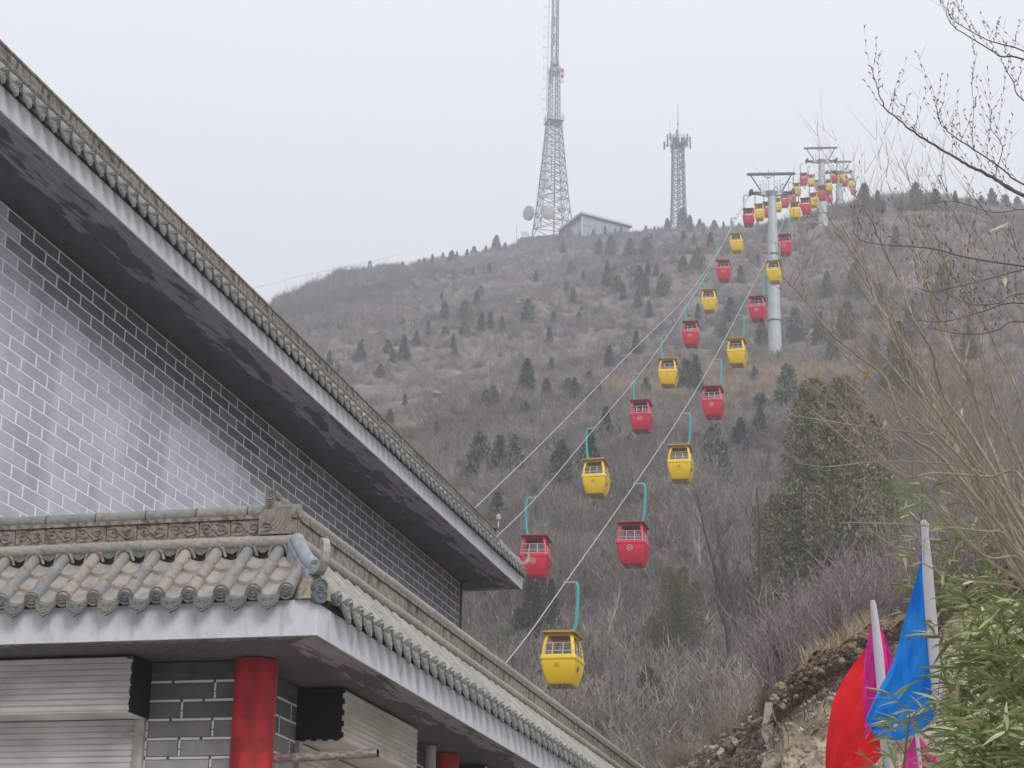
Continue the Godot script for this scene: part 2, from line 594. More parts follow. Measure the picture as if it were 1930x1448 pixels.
func hip_horn(part: Node3D, r: Run, fine: bool) -> void:
	# hip roll from the ridge corner down to the eave corner, ending in an upturned horn
	var h := func(f: float, v: float) -> Vector3:
		return r.p(lerpf(0.0, r.dc, f), lerpf(0.0, r.d, f), v)
	var path := []
	var rad := []
	for k in 9:
		var f := lerpf(1.0, 0.2, k / 8.0)
		path.append(h.call(f, 0.475 + 0.33 * pow(maxf(f - 0.05, 0.0), 1.5)))
		rad.append(0.055)
	for q in [[0, 5, M.tile_blue], [4, 9, M.tile_blue]]:
		var m := MB.new()
		m.tube(path.slice(q[0], q[1]), rad.slice(q[0], q[1]), 12)
		put("hip_tile", m, q[2], part)
	var base := MB.new()
	for k in 8:
		var a0: Vector3 = path[k]
		var b0: Vector3 = path[k + 1]
		var wd := (r.a * r.d - r.i * r.dc).normalized() * 0.075
		base.hexa([a0 - wd - Vector3.UP * 0.17, a0 + wd - Vector3.UP * 0.17, a0 + wd * 0.85 - Vector3.UP * 0.02, a0 - wd * 0.85 - Vector3.UP * 0.02, b0 - wd - Vector3.UP * 0.17, b0 + wd - Vector3.UP * 0.17, b0 + wd * 0.85 - Vector3.UP * 0.02, b0 - wd * 0.85 - Vector3.UP * 0.02])
	put("hip_bed", base, M.tile_blue, part)
	var out := -(r.a * r.dc + r.i * r.d).normalized()
	var s: Vector3 = path[8]
	var horn := MB.new()
	var prof := [[-0.02, -0.01, 0.055, 0.055], [0.07, -0.04, 0.05, 0.05], [0.13, -0.03, 0.04, 0.045], [0.18, 0.015, 0.034, 0.042], [0.2, 0.07, 0.032, 0.04], [0.198, 0.12, 0.03, 0.036], [0.18, 0.155, 0.028, 0.03]]
	var wv := (r.a * r.d - r.i * r.dc).normalized()
	for k in prof.size() - 1:
		var box := []
		for e in [k, k + 1]:
			var p0: Array = prof[e]
			var kp: Array = prof[maxi(e - 1, 0)]
			var kn: Array = prof[mini(e + 1, prof.size() - 1)]
			var tg: Vector3 = (out * (kn[0] - kp[0]) + Vector3.UP * (kn[1] - kp[1])).normalized()
			var nn: Vector3 = tg.cross(wv).normalized()
			var c: Vector3 = s + out * p0[0] + Vector3.UP * p0[1]
			box.append(c - wv * p0[2] * 0.8 - nn * p0[3] * 0.55)
			box.append(c + wv * p0[2] * 0.8 - nn * p0[3] * 0.55)
			box.append(c + wv * p0[2] * 0.8 + nn * p0[3] * 0.55)
			box.append(c - wv * p0[2] * 0.8 + nn * p0[3] * 0.55)
		horn.hexa(box)
	horn.tube([s + out * 0.165 + Vector3.UP * 0.15 - wv * 0.026, s + out * 0.165 + Vector3.UP * 0.15 + wv * 0.026], [0.026, 0.026], 10)
	put("horn_tile", horn, M.tile_pale, part)
	if fine:
		var holes := MB.new()
		for q in [[0.222, 0.06], [0.222, 0.115]]:
			holes.lathe(s + out * (q[0] - 0.02) + Vector3.UP * q[1], out, [Vector2(0.009, 0), Vector2(0.009, 0.012), Vector2(0, 0.0121)], 8)
		put("nail_hole", holes, M.black, part)
	var stack := MB.new()
	for k in 2:
		var c: Vector3 = r.p(0.0, 0.0, 0.335 - k * 0.068)
		stack.lathe(c - out * 0.05, out, [Vector2(0.04, -0.12), Vector2(0.054, 0), Vector2(0.056, 0.08), Vector2(0.05, 0.095), Vector2(0.042, 0.092), Vector2(0.039, 0.084), Vector2(0.022, 0.086), Vector2(0.013, 0.096), Vector2(0, 0.096)], 16)
	put("corner_disc", stack, M.discs[0], part)
	var lump := MB.new()
	lump.lathe(h.call(0.25, 0.30), Vector3.UP, [Vector2(0.14, -0.05), Vector2(0.12, 0.03), Vector2(0.09, 0.09), Vector2(0.06, 0.13), Vector2(0, 0.15)], 12)
	put("mortar_lump", lump, M.mortar, part)

func finial(part: Node3D, r: Run) -> void:
	# carved block with a curled top where the two ridges meet
	var f := r.frame(r.dc + 0.165, r.d + 0.02, 0.825)
	f.basis = Basis(-r.a * 1.03, Vector3.UP * 1.0, -r.i)
	var o := PackedVector2Array()
	for q in [[-0.12, 0.0], [0.105, 0.0], [0.105, 0.20], [0.03, 0.205], [0.0, 0.235], [-0.012, 0.262], [0.004, 0.275], [0.008, 0.3], [-0.005, 0.325], [-0.035, 0.335], [-0.068, 0.325], [-0.085, 0.29], [-0.083, 0.24], [-0.075, 0.19], [-0.1, 0.165], [-0.12, 0.14]]:
		o.append(Vector2(q[0], q[1]))
	var m := MB.new()
	m.slab(o, -0.045, 0.045, f)
	var spiral := []
	var rad := []
	for s in 22:
		var g := s * 0.55
		var q := 0.04 * (1.0 - s / 24.0)
		spiral.append(f * Vector3(-0.04 + q * cos(g - 0.2), 0.29 + q * sin(g - 0.2), 0.047))
		rad.append(0.005)
	m.tube(spiral, rad, 5)
	for k in 5:
		var arc := []
		for s in 7:
			var g := -1.9 + s * 0.36
			var q := 0.05 + 0.028 * k
			arc.append(f * Vector3(-0.06 + q * cos(g), 0.13 + q * sin(g), 0.046))
		var inside := []
		for p in arc:
			var l: Vector3 = f.affine_inverse() * p
			if l.x < 0.1 and l.x > -0.115 and l.y > 0.01:
				inside.append(p)
		if inside.size() > 1:
			var rr := []
			rr.resize(inside.size())
			rr.fill(0.006)
			m.tube(inside, rr, 5)
	m.tube([f * Vector3(-0.11, 0.05, 0.046), f * Vector3(-0.07, 0.09, 0.05), f * Vector3(-0.02, 0.07, 0.05), f * Vector3(-0.03, 0.035, 0.05), f * Vector3(-0.1, 0.02, 0.046)], [0.005, 0.008, 0.008, 0.007, 0.005], 6)
	for k in 5:
		m.tube([f * Vector3(-0.078, 0.2 + k * 0.016, 0.046), f * Vector3(-0.045, 0.195 + k * 0.016, 0.049), f * Vector3(-0.02, 0.205 + k * 0.014, 0.046)], [0.003, 0.005, 0.003], 5)
	put("finial", m, M.carved, part)

# soffit with pale lime stains that creep in from the outer edge
func stain_tex(seed_: int, reach: float) -> ImageTexture:
	var w := 1024
	var h := 96
	var im := Image.create(w, h, false, Image.FORMAT_RGB8)
	var a := FastNoiseLite.new()
	a.seed = seed_
	a.frequency = 0.012
	a.fractal_octaves = 4
	var b := FastNoiseLite.new()
	b.seed = seed_ + 5
	b.frequency = 0.03
	b.fractal_octaves = 5
	for y in h:
		for x in w:
			var d := float(y) / h          # 0 at the outer edge
			var edge := reach * (0.75 + 1.3 * a.get_noise_2d(x, y * 2.5)) + 0.16 * b.get_noise_2d(x * 1.3, y * 5.0)
			var inside := smoothstep(-0.05, 0.035, edge - d)
			var streak := 0.5 + 0.5 * b.get_noise_2d(x * 0.5, y * 8.0)
			var hole := smoothstep(0.26, 0.42, b.get_noise_2d(x * 0.8 + 500.0, y * 2.5))
			var g := 0.46 + 0.06 * a.get_noise_2d(x * 3.0, y * 3.0)
			g = lerpf(g, 0.60 + 0.22 * streak, inside * (1.0 - 0.75 * hole))
			im.set_pixel(x, y, Color(g, g * 0.985, g * 0.985))
	return ImageTexture.create_from_image(im)

func soffit(part: Node3D, r: Run, length: float, depth: float, tex: Texture2D, color: Color) -> void:
	var m := MB.new()
	var g := []
	for q in [0.016, depth]:
		g.append([r.p(q, q, 0.006), r.p(length, q, 0.006)])
	m.sheet(g, Vector3.DOWN)
	var b := MB.new()
	b.hexa([r.p(0.085, 0.085, 0.012), r.p(length, 0.085, 0.012), r.p(length, depth, 0.012), r.p(depth, depth, 0.012), r.p(0.085, 0.085, 0.2), r.p(length, 0.085, 0.2), r.p(length, depth, 0.2), r.p(depth, depth, 0.2)])
	var sm := StandardMaterial3D.new()
	sm.albedo_color = color
	sm.albedo_texture = tex
	sm.roughness = 0.95
	sm.normal_enabled = false
	put("soffit", m, sm, part)
	put("eave_slab", b, M.dark_render, part)

func run(o: Vector3, a: Vector3, i: Vector3, d: float, dc: float) -> Run:
	var r := Run.new()
	r.o = o
	r.a = a
	r.i = i
	r.d = d
	r.dc = dc
	return r

# ---------------------------------------------------------------- the two buildings
func build_hall() -> void:
	var hall := thing("hall_building", "tall hall with a blue-grey painted brick wall and a long tiled eave above the shop", "building", Vector3())
	var top := 9.13
	# body
	var wall := MB.new()
	wall.box(Vector3(-20, 4.6, -32.5), Vector3(-9.004, top, -12.6))
	var w := put("wall", wall, M.mortar_paint, hall)
	var trim := MB.new()
	trim.box(Vector3(-9.0035, 4.6, -32.503), Vector3(-8.985, top - 0.003, -32.40))
	trim.box(Vector3(-9.0035, top - 0.012, -32.4), Vector3(-8.99, top - 0.003, -12.6))
	put("wall_edge", trim, M.dark_render, hall)
	# bricks with pale joints between them
	var rest := MB.new()
	var low := [[-16.0, 6.0], [-16.6, 6.1], [-19.3, 6.85], [-22.9, 7.8], [-24.4, 8.04], [-27.6, 8.1], [-32.6, 8.25]]
	for c in 25:
		var y1 := 9.112 - c * 0.131
		var y0 := y1 - 0.131
		var z := -13.41 + (0.27 if c % 2 == 1 else 0.0) + rng.randf_range(-0.012, 0.012)
		while z > -32.39:
			var z1 := maxf(z - 0.543, -32.392)
			if z - z1 > 0.04:
				var cap := -1.0
				for k in low.size() - 1:
					if z <= low[k][0] and z >= low[k + 1][0]:
						cap = remap(z, low[k][0], low[k + 1][0], low[k][1], low[k + 1][1])
				var shown: bool = cap > 0.0 and y1 > cap and z > -32.39
				var m: MB = MB.new() if shown else rest
				var j := 0.0092
				var jz := 0.017
				var f := Transform3D(Basis(Vector3(0, 0, -1), Vector3.UP, Vector3(1, 0, 0)), Vector3(-9.004, 0, 0))
				var tilt := rng.randf_range(-0.0008, 0.0008)
				m.brick(Vector3(-z + jz, y0 + j + tilt, 0), Vector3(-z1 - jz, y1 - j + tilt, 0.003 + rng.randf() * 0.001), 0.0015, f)
				if shown:
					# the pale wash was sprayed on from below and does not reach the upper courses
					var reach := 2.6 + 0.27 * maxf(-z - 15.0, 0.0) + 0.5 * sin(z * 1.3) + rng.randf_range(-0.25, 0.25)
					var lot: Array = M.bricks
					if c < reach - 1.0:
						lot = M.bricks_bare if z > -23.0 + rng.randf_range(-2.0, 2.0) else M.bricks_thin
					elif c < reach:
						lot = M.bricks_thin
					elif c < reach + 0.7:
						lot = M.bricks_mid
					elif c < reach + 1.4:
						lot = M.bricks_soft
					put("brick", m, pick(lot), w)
			z = z1
	kind(put("hidden_bricks", rest, M.bricks[0], w), "stuff")
	# eaves
	var part := empty_part("tiled_eave", hall)
	var c2 := Vector3(-8.1, top, -33.12)
	var r := run(c2, Vector3(0, 0, 1), Vector3(-1, 0, 0), 0.36, 0.36)
	eaves(part, r, 20.5, 0.13, 0.245, false, true)
	var e := run(c2, Vector3(-1, 0, 0), Vector3(0, 0, 1), 0.36, 0.36)
	eaves(part, e, 3.0, 0.2, 0.245, false, true)
	hip_horn(part, r, false)
	var s := empty_part("overhang", hall)
	soffit(s, r, 20.5, 0.906, stain_tex(3, 0.42), Color(0.78, 0.795, 0.845))
	soffit(s, e, 11.0, 0.72, stain_tex(8, 0.2), Color(0.78, 0.795, 0.845))
	var roof := MB.new()
	roof.box(Vector3(-20, top + 0.2, -32.6), Vector3(-8.62, top + 0.8, -12.6))
	put("roof", roof, M.mortar, hall)
	var cam := MB.new()
	cam.tube([Vector3(-8.42, top + 0.98, -32.62), Vector3(-8.42, top + 1.16, -32.62)], [0.015, 0.015], 6)
	cam.lathe(Vector3(-8.42, top + 1.10, -32.62), Vector3.UP, [Vector2(0.025, 0), Vector2(0.042, 0.02), Vector2(0.042, 0.085), Vector2(0.03, 0.11), Vector2(0, 0.12)], 10)
	put("roof_vent", cam, M.cream, hall)

func slats(parent: Node3D, called: String, f: Transform3D, width: float, y_top: float, count: int, pitch_: float, mats: Array) -> void:
	for k in count:
		var m := MB.new()
		var y1 := y_top - k * pitch_
		var j := 0.006 if k % 2 == 0 else 0.0
		m.brick(Vector3(0, y1 - pitch_ + 0.004, 0), Vector3(width + j, y1, 0.014), 0.006, f)
		m.box(Vector3(0, y1 - pitch_, -0.002), Vector3(width, y1 - pitch_ + 0.005, 0.003), f)
		put(called, m, mats[k % mats.size()], parent)

func build_shop() -> void:
	var shop := thing("shop_building", "low grey shop with red corner column, roller shutters and a tiled skirt roof", "building", Vector3())
	var y := 4.315
	var c := Vector3(-4.65, y, -13.107)
	var front := run(c, Vector3(-1, 0, 0), Vector3(0, 0, -1), 0.40, 0.33)
	var flank := run(c, Vector3(0, 0, -1), Vector3(-1, 0, 0), 0.33, 0.40)
	var pf := empty_part("front_skirt_roof", shop)
	eaves(pf, front, 4.4, 0.22, 0.2395, true)
	hip_horn(pf, front, true)
	finial(pf, front)
	var ps := empty_part("flank_skirt_roof", shop)
	eaves(ps, flank, 22.0, 0.25, 0.248, false)
	var s := empty_part("overhang", shop)
	soffit(s, front, 4.4, 0.846, stain_tex(21, 0.10), Color(0.84, 0.81, 0.80))
	soffit(s, flank, 22.0, 0.846, stain_tex(33, 0.30), Color(0.84, 0.81, 0.80))
	var deck := MB.new()
	deck.box(Vector3(-8.9, y + 0.21, -35), Vector3(-5.16, y + 0.7, -13.66))
	put("flat_roof", deck, M.mortar, shop)
	# walls: dark render, bricks marked out in white lines
	var wall := MB.new()
	wall.box(Vector3(-9.05, 0, -35), Vector3(-5.504, y, -13.954))
	var w := put("wall", wall, M.dark_wall, shop)
	var ff := Transform3D(Basis(Vector3(1, 0, 0), Vector3.UP, Vector3(0, 0, 1)), Vector3(0, 0, -13.954))
	var fs := Transform3D(Basis(Vector3(0, 0, -1), Vector3.UP, Vector3(1, 0, 0)), Vector3(-5.504, 0, 0))
	for q in [[ff, -6.235, -5.50, 0.0], [fs, 13.97, 15.14, 0.3], [fs, 17.18, 18.7, 0.1]]:
		for k in 9:
			var y1 := 4.171 - k * 0.1395
			var x: float = q[1] - (0.0 if k % 2 == 0 else 0.25) + q[3] * 0.0
			while x < q[2] - 0.02:
				var x0 := maxf(x, q[1])
				var x1 := minf(x + 0.515, q[2])
				if x1 - x0 > 0.05:
					var b := MB.new()
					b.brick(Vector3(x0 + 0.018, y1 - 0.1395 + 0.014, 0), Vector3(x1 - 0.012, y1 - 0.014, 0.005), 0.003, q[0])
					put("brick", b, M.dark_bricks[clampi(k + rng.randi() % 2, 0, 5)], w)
					var l := MB.new()
					# lines are sprayed through a stencil and stop short of each other
					var xm := x0 + (x1 - x0) * 0.36
					if x1 - x0 > 0.4:
						l.box(Vector3(x0 + 0.008, y1 - 0.009, 0), Vector3(xm - 0.012, y1 + 0.008, 0.003), q[0])
						l.box(Vector3(xm + 0.012, y1 - 0.009, 0), Vector3(x1 - 0.014, y1 + 0.008, 0.003), q[0])
					else:
						l.box(Vector3(x0 + 0.008, y1 - 0.009, 0), Vector3(x1 - 0.014, y1 + 0.008, 0.003), q[0])
					l.box(Vector3(x0 - 0.004, y1 - 0.072, 0), Vector3(x0 + 0.012, y1 - 0.012, 0.003), q[0])
					l.box(Vector3(x0 - 0.004, y1 - 0.126, 0), Vector3(x0 + 0.012, y1 - 0.08, 0.003), q[0])
					put("mortar_line", l, M.white_paint, w)
				x += 0.515
	var beam := MB.new()
	beam.box(Vector3(-6.235, 4.235, 0), Vector3(-5.5, y - 0.004, 0.016), ff)
	beam.box(Vector3(13.97, 4.235, 0), Vector3(15.1, y - 0.004, 0.016), fs)
	put("wall_head", beam, M.dark_render, shop)
	# red columns
	for p in [Vector3(-5.405, 0, -13.96), Vector3(-5.36, 0, -18.86), Vector3(-5.36, 0, -24.0)]:
		var m := MB.new()
		m.lathe(p, Vector3.UP, [Vector2(0.156, 0), Vector2(0.156, y - 0.004)], 28)
		put("red_column", m, M.red_column, shop)
	# front shutter in its box
	var sh := empty_part("front_shutter", shop)
	slats(sh, "box_slat", Transform3D(Basis(), Vector3(-8.6, 0, -13.602)), 2.37, 4.297, 9, 0.0435, M.slat)
	for k in 6:
		var u := MB.new()
		u.brick(Vector3(-8.6, -13.602 - 0.05 * k - 0.046, 0), Vector3(-6.235, -13.602 - 0.05 * k, 0.01), 0.004, Transform3D(Basis(Vector3(1, 0, 0), Vector3(0, 0, 1), Vector3(0, -1, 0)), Vector3(0, 3.905, 0)))
		put("box_slat", u, M.slat[k % 2], sh)
	var cap := MB.new()
	cap.box(Vector3(-6.245, 3.90, -13.95), Vector3(-6.222, 4.30, -13.606))
	cap.box(Vector3(-6.262, 4.28, -13.604), Vector3(-6.225, 4.31, -13.58))
	for k in 4:
		cap.box(Vector3(-6.232, 3.925 + k * 0.087, -13.606), Vector3(-6.221, 3.965 + k * 0.087, -13.592))
	put("box_cap", cap, M.black, sh)
	slats(sh, "door_slat", Transform3D(Basis(), Vector3(-8.6, 0, -13.953)), 2.27, 3.90, 16, 0.0455, M.slat)
	var sheet_ := MB.new()
	sheet_.box(Vector3(-8.6, 0.02, -13.953), Vector3(-6.33, 3.17, -13.94))
	put("lower_curtain", sheet_, M.slat[0], sh)
	var jamb := MB.new()
	jamb.box(Vector3(-6.318, 0.02, -13.953), Vector3(-6.238, 3.90, -13.915))
	put("jamb", jamb, M.cream, sh)
	var latch := MB.new()
	latch.box(Vector3(-6.40, 3.775, -13.936), Vector3(-6.25, 3.793, -13.905))
	put("latch", latch, M.steel, sh)
	# flank shutter
	var s2 := empty_part("flank_shutter", shop)
	var f2 := Transform3D(Basis(Vector3(0, 0, -1), Vector3.UP, Vector3(1, 0, 0)), Vector3(-5.134, 0, -15.13))
	slats(s2, "box_slat", f2, 2.05, 4.297, 9, 0.0435, M.slat_warm)
	var cap2 := MB.new()
	cap2.box(Vector3(-5.50, 3.91, -15.142), Vector3(-5.128, 4.30, -15.12))
	for k in 5:
		cap2.box(Vector3(-5.132, 3.92 + k * 0.087, -15.14), Vector3(-5.112, 3.962 + k * 0.087, -15.121))
	for k in 4:
		cap2.box(Vector3(-5.46 + k * 0.09, 3.897, -15.14), Vector3(-5.42 + k * 0.09, 3.911, -15.121))
	put("box_cap", cap2, M.black, s2)
	var under := MB.new()
	under.box(Vector3(-5.50, 3.905, -17.17), Vector3(-5.13, 3.915, -15.145))
	put("box_floor", under, M.slat_warm[0], s2)
	slats(s2, "door_slat", Transform3D(f2.basis, Vector3(-5.502, 0, -15.19)), 1.93, 3.895, 14, 0.0455, M.slat_warm)
	var j2 := MB.new()
	j2.box(Vector3(-5.503, 0.02, -15.19), Vector3(-5.46, 3.9, -15.12))
	j2.box(Vector3(-5.503, 0.02, -17.18), Vector3(-5.46, 3.9, -17.12))
	put("jamb", j2, M.cream, s2)
	# next shutter along the flank
	var s3 := empty_part("flank_shutter", shop)
	var f3 := Transform3D(f2.basis, Vector3(-5.134, 0, -19.55))
	slats(s3, "box_slat", f3, 3.2, 4.297, 9, 0.0435, M.slat_warm)
	var cap3 := MB.new()
	cap3.box(Vector3(-5.50, 3.91, -19.562), Vector3(-5.128, 4.30, -19.54))
	put("box_cap", cap3, M.black, s3)
	# drainpipe beside the second column
	var dp := MB.new()
	dp.tube([Vector3(-5.30, 0.05, -18.22), Vector3(-5.30, 4.30, -18.22)], [0.05, 0.05], 14)
	put("drain_pipe", dp, M.cream, shop)
	# steel tube that sticks out past the column
	var pipe := thing("steel_pipe", "rusty steel pipe jutting out past the red corner column", "pipe", Vector3(-5.2, 3.612, -14.05))
	var pm := MB.new()
	pm.tube([Vector3(-0.25, -0.008, 0), Vector3(0.72, 0.028, 0)], [0.033, 0.033], 18, false)
	put("tube", pm, M.galv, pipe)
	var bore := MB.new()
	bore.lathe(Vector3(0.72, 0.028, 0), Vector3(1, 0.037, 0), [Vector2(0.033, 0), Vector2(0.029, 0.001), Vector2(0.028, -0.12), Vector2(0, -0.12)], 18)
	put("bore", bore, M.black, pipe)

# ---------------------------------------------------------------- cableway
# closed rings of points joined into a skin; normals point away from each ring's middle
func loft(m: MB, rings: Array, from := 0, to := -1) -> void:
	var cnt: int = rings[0].size()
	var nn := []
	for i in rings.size():
		var mid := Vector3()
		for q in rings[i]:
			mid += q
		mid /= cnt
		var line := []
		for j in cnt:
			var du: Vector3 = rings[i][(j + 1) % cnt] - rings[i][(j + cnt - 1) % cnt]
			var dv: Vector3 = rings[mini(i + 1, rings.size() - 1)][j] - rings[maxi(i - 1, 0)][j]
			var k := du.cross(dv).normalized()
			line.append(k if k.dot(rings[i][j] - mid) >= 0.0 else -k)
		nn.append(line)
	var last := cnt if to < 0 else to
	for i in rings.size() - 1:
		for j in range(from, last):
			var j2 := (j + 1) % cnt
			m.tri(rings[i][j], rings[i][j2], rings[i + 1][j2], nn[i][j], nn[i][j2], nn[i + 1][j2])
			m.tri(rings[i][j], rings[i + 1][j2], rings[i + 1][j], nn[i][j], nn[i + 1][j2], nn[i + 1][j])

func rrect(hw: float, hd: float, y: float, rad := 0.09) -> PackedVector3Array:
	var p := PackedVector3Array()
	for q in 4:
		var sx := [1, -1, -1, 1][q] as int
		var sz := [1, 1, -1, -1][q] as int
		for k in 5:
			var a := PI / 2 * q + PI / 8 * k
			p.append(Vector3(sx * (hw - rad) + rad * cos(a), y, sz * (hd - rad) + rad * sin(a)))
	return p

const DROP := 1.72      # from the rope to the roof
const BODY := [[0.0, 0.425, 0.52], [-0.2, 0.485, 0.595], [-0.45, 0.532, 0.66], [-0.72, 0.555, 0.695], [-0.84, 0.56, 0.70], [-1.0, 0.555, 0.69], [-1.2, 0.518, 0.64], [-1.4, 0.467, 0.575], [-1.56, 0.41, 0.50]]

func body_at(y: float) -> Vector2:
	for k in BODY.size() - 1:
		if y <= BODY[k][0] and y >= BODY[k + 1][0]:
			var f := inverse_lerp(BODY[k][0], BODY[k + 1][0], y)
			return Vector2(lerpf(BODY[k][1], BODY[k + 1][1], f), lerpf(BODY[k][2], BODY[k + 1][2], f))
	return Vector2(0.4, 0.48)

func make_cabin(paint: Material, roof_paint: Material, inside: Material, mark: Material, sx: float) -> Node3D:
	var o := Node3D.new()
	var off := Vector3(-0.05 * sx, -DROP - 0.05, 0)
	var shell := MB.new()
	var rings := []
	for y in [-0.84, -0.92, -1.06, -1.2, -1.32, -1.44, -1.53, -1.56]:
		var b := body_at(y)
		rings.append(rrect(b.x, b.y, y))
	rings.append(rrect(0.385, 0.47, -1.60, 0.08))
	loft(shell, rings)
	var bottom := rrect(0.385, 0.47, -1.60, 0.08)
	for j in bottom.size():
		shell.tri(Vector3(0, -1.6, 0), bottom[j], bottom[(j + 1) % bottom.size()], Vector3.DOWN, Vector3.DOWN, Vector3.DOWN)
	put("shell", shell, paint, o, off)
	var belt := MB.new()
	loft(belt, [rrect(0.53, 0.66, -0.715), rrect(0.556, 0.70, -0.70), rrect(0.57, 0.71, -0.72), rrect(0.582, 0.722, -0.80), rrect(0.578, 0.718, -0.845), rrect(0.556, 0.695, -0.855)])
	put("belt_rim", belt, paint, o, off)
	# corner posts and the frame above the openings
	var posts := MB.new()
	var pr := []
	for y in [0.0, -0.1, -0.2, -0.32, -0.45, -0.58, -0.73]:
		var b := body_at(y)
		pr.append(rrect(b.x, b.y, y))
	for q in 4:
		for k in 2:
			var inner := []
			for ring in pr:
				var r2 := PackedVector3Array()
				for p in ring:
					r2.append(p * Vector3(0.94 if k else 1.0, 1, 0.95 if k else 1.0))
				inner.append(r2)
			loft(posts, inner, q * 5, q * 5 + 4)
		# cheeks of each post, turned in to the openings
		for e in [0, 4]:
			for i in pr.size() - 1:
				var a: Vector3 = pr[i][q * 5 + e]
				var b: Vector3 = pr[i + 1][q * 5 + e]
				posts.quad(a, b, b * Vector3(0.94, 1, 0.95), a * Vector3(0.94, 1, 0.95), Vector3(0, 0, -a.z) if (e == 0) == (q % 2 == 0) else Vector3(-a.x, 0, 0))
	loft(posts, [rrect(0.375, 0.47, 0.0), rrect(0.43, 0.525, 0.01), rrect(0.436, 0.532, -0.02), rrect(0.449, 0.549, -0.065), rrect(0.40, 0.49, -0.07)])
	put("window_frame", posts, paint, o, off)
	var sill := MB.new()
	loft(sill, [rrect(0.50, 0.63, -0.69), rrect(0.553, 0.69, -0.685), rrect(0.556, 0.694, -0.715)])
	put("window_sill", sill, M.rail, o, off)
	var rail := MB.new()
	for y in [-0.33, -0.60]:
		var b := body_at(y)
		for e in [[Vector3(-b.x, y, b.y), Vector3(b.x, y, b.y)], [Vector3(-b.x, y, -b.y), Vector3(b.x, y, -b.y)], [Vector3(-b.x, y, -b.y), Vector3(-b.x, y, b.y)], [Vector3(b.x, y, -b.y), Vector3(b.x, y, b.y)]]:
			rail.tube([e[0] * 0.965, e[1] * 0.965], [0.015, 0.015], 5, false)
	var b0 := body_at(-0.33)
	var b1 := body_at(-0.71)
	for s in [-1, 1]:
		for f in [-0.33, 0.30]:
			rail.tube([Vector3(b0.x * 2 * f * 0.5, -0.33, s * b0.y * 0.965), Vector3(b1.x * f, -0.71, s * b1.y * 0.965)], [0.014, 0.014], 5, false)
			rail.tube([Vector3(s * b0.x * 0.965, -0.33, b0.y * f), Vector3(s * b1.x * 0.965, -0.71, b1.y * f)], [0.014, 0.014], 5, false)
	put("railing", rail, M.rail, o, off)
	var roof := MB.new()
	loft(roof, [rrect(0.40, 0.5, 0.012, 0.05), rrect(0.53, 0.665, 0.0, 0.05), rrect(0.545, 0.68, 0.012, 0.05), rrect(0.55, 0.685, 0.05, 0.05), rrect(0.52, 0.65, 0.075, 0.05), rrect(0.2, 0.3, 0.10, 0.05), rrect(0.06, 0.06, 0.105, 0.05)])
	put("roof", roof, roof_paint, o, off)
	var lining := MB.new()
	lining.box(Vector3(-0.40, -0.004, -0.50), Vector3(0.40, 0.011, 0.50))
	put("ceiling", lining, inside, o, off)
	var bench := MB.new()
	for s in [-1, 1]:
		bench.box(Vector3(-0.46, -0.98, s * 0.52 - 0.14), Vector3(0.46, -0.94, s * 0.52 + 0.14))
	bench.box(Vector3(-0.48, -1.3, -0.5), Vector3(0.48, -1.27, 0.5))
	put("bench", bench, M.rail, o, off)
	# door on the flank: seam and a round mark
	var door := MB.new()
	var bs := body_at(-1.1)
	var dt := Transform3D(Basis(Vector3(0, 0, 1), -0.22), Vector3(bs.x + 0.012, -1.1, 0.16))
	door.lathe(dt * Vector3(0, 0, 0), Vector3(1, -0.22, 0), [Vector2(0.11, -0.01), Vector2(0.10, 0.006), Vector2(0, 0.008)], 14)
	put("door_mark", door, mark, o, off)
	var foot := MB.new()
	foot.box(Vector3(-0.04, -1.72, -0.05), Vector3(0.04, -1.6, 0.05))
	foot.box(Vector3(-0.1, -1.66, -0.3), Vector3(-0.06, -1.6, 0.3))
	foot.box(Vector3(0.06, -1.66, -0.3), Vector3(0.1, -1.6, 0.3))
	put("foot_bracket", foot, M.rail, o, off)
	# hanger: out from the grip, then down to the roof
	var han := MB.new()
	var hp := [Vector3(0.33, -0.02, 0), Vector3(0.37, -0.08, 0), Vector3(0.405, -0.2, 0), Vector3(0.415, -0.4, 0), Vector3(0.40, -0.9, 0), Vector3(0.375, -1.35, 0), Vector3(0.34, -1.5, 0), Vector3(0.28, -DROP + 0.06, 0), Vector3(0.16, -DROP + 0.04, 0)]
	var hr := []
	for k in hp.size():
		hp[k].x *= sx
		hr.append(0.058)
	han.tube(hp, hr, 8)
	put("hanger", han, M.teal, o)
	var grip := MB.new()
	grip.box(Vector3(-0.05, -0.045, -0.09), Vector3(0.05, 0.03, 0.09))
	grip.box(Vector3(minf(0, 0.36 * sx), -0.035, -0.035), Vector3(maxf(0, 0.36 * sx), 0.02, 0.035))
	put("grip", grip, M.steel, o)
	return o

func number_mark(o: Node3D, text: String, sx: float, m: Material, ring: bool) -> void:
	var b := body_at(-1.02)
	var lean := atan2(0.05, 0.2)
	var f := Transform3D(Basis(Vector3(1, 0, 0), lean), Vector3(-0.05 * sx - 0.02, -DROP - 0.05 - 1.03, b.y + 0.006))
	var badge := MB.new()
	if ring:
		var pts := []
		var rad := []
		for k in 25:
			var a := TAU * k / 24.0
			pts.append(f * Vector3(cos(a) * 0.115, sin(a) * 0.115, 0.004))
			rad.append(0.011)
		badge.tube(pts, rad, 5, false)
		put("number_ring", badge, m, o)
	if text == "":
		return
	var t := TextMesh.new()
	t.font = M.font
	t.text = text
	t.font_size = 64
	t.pixel_size = 0.0023 if ring else 0.0026
	t.depth = 0.008
	var n := put("number", t, m, o)
	n.transform = f

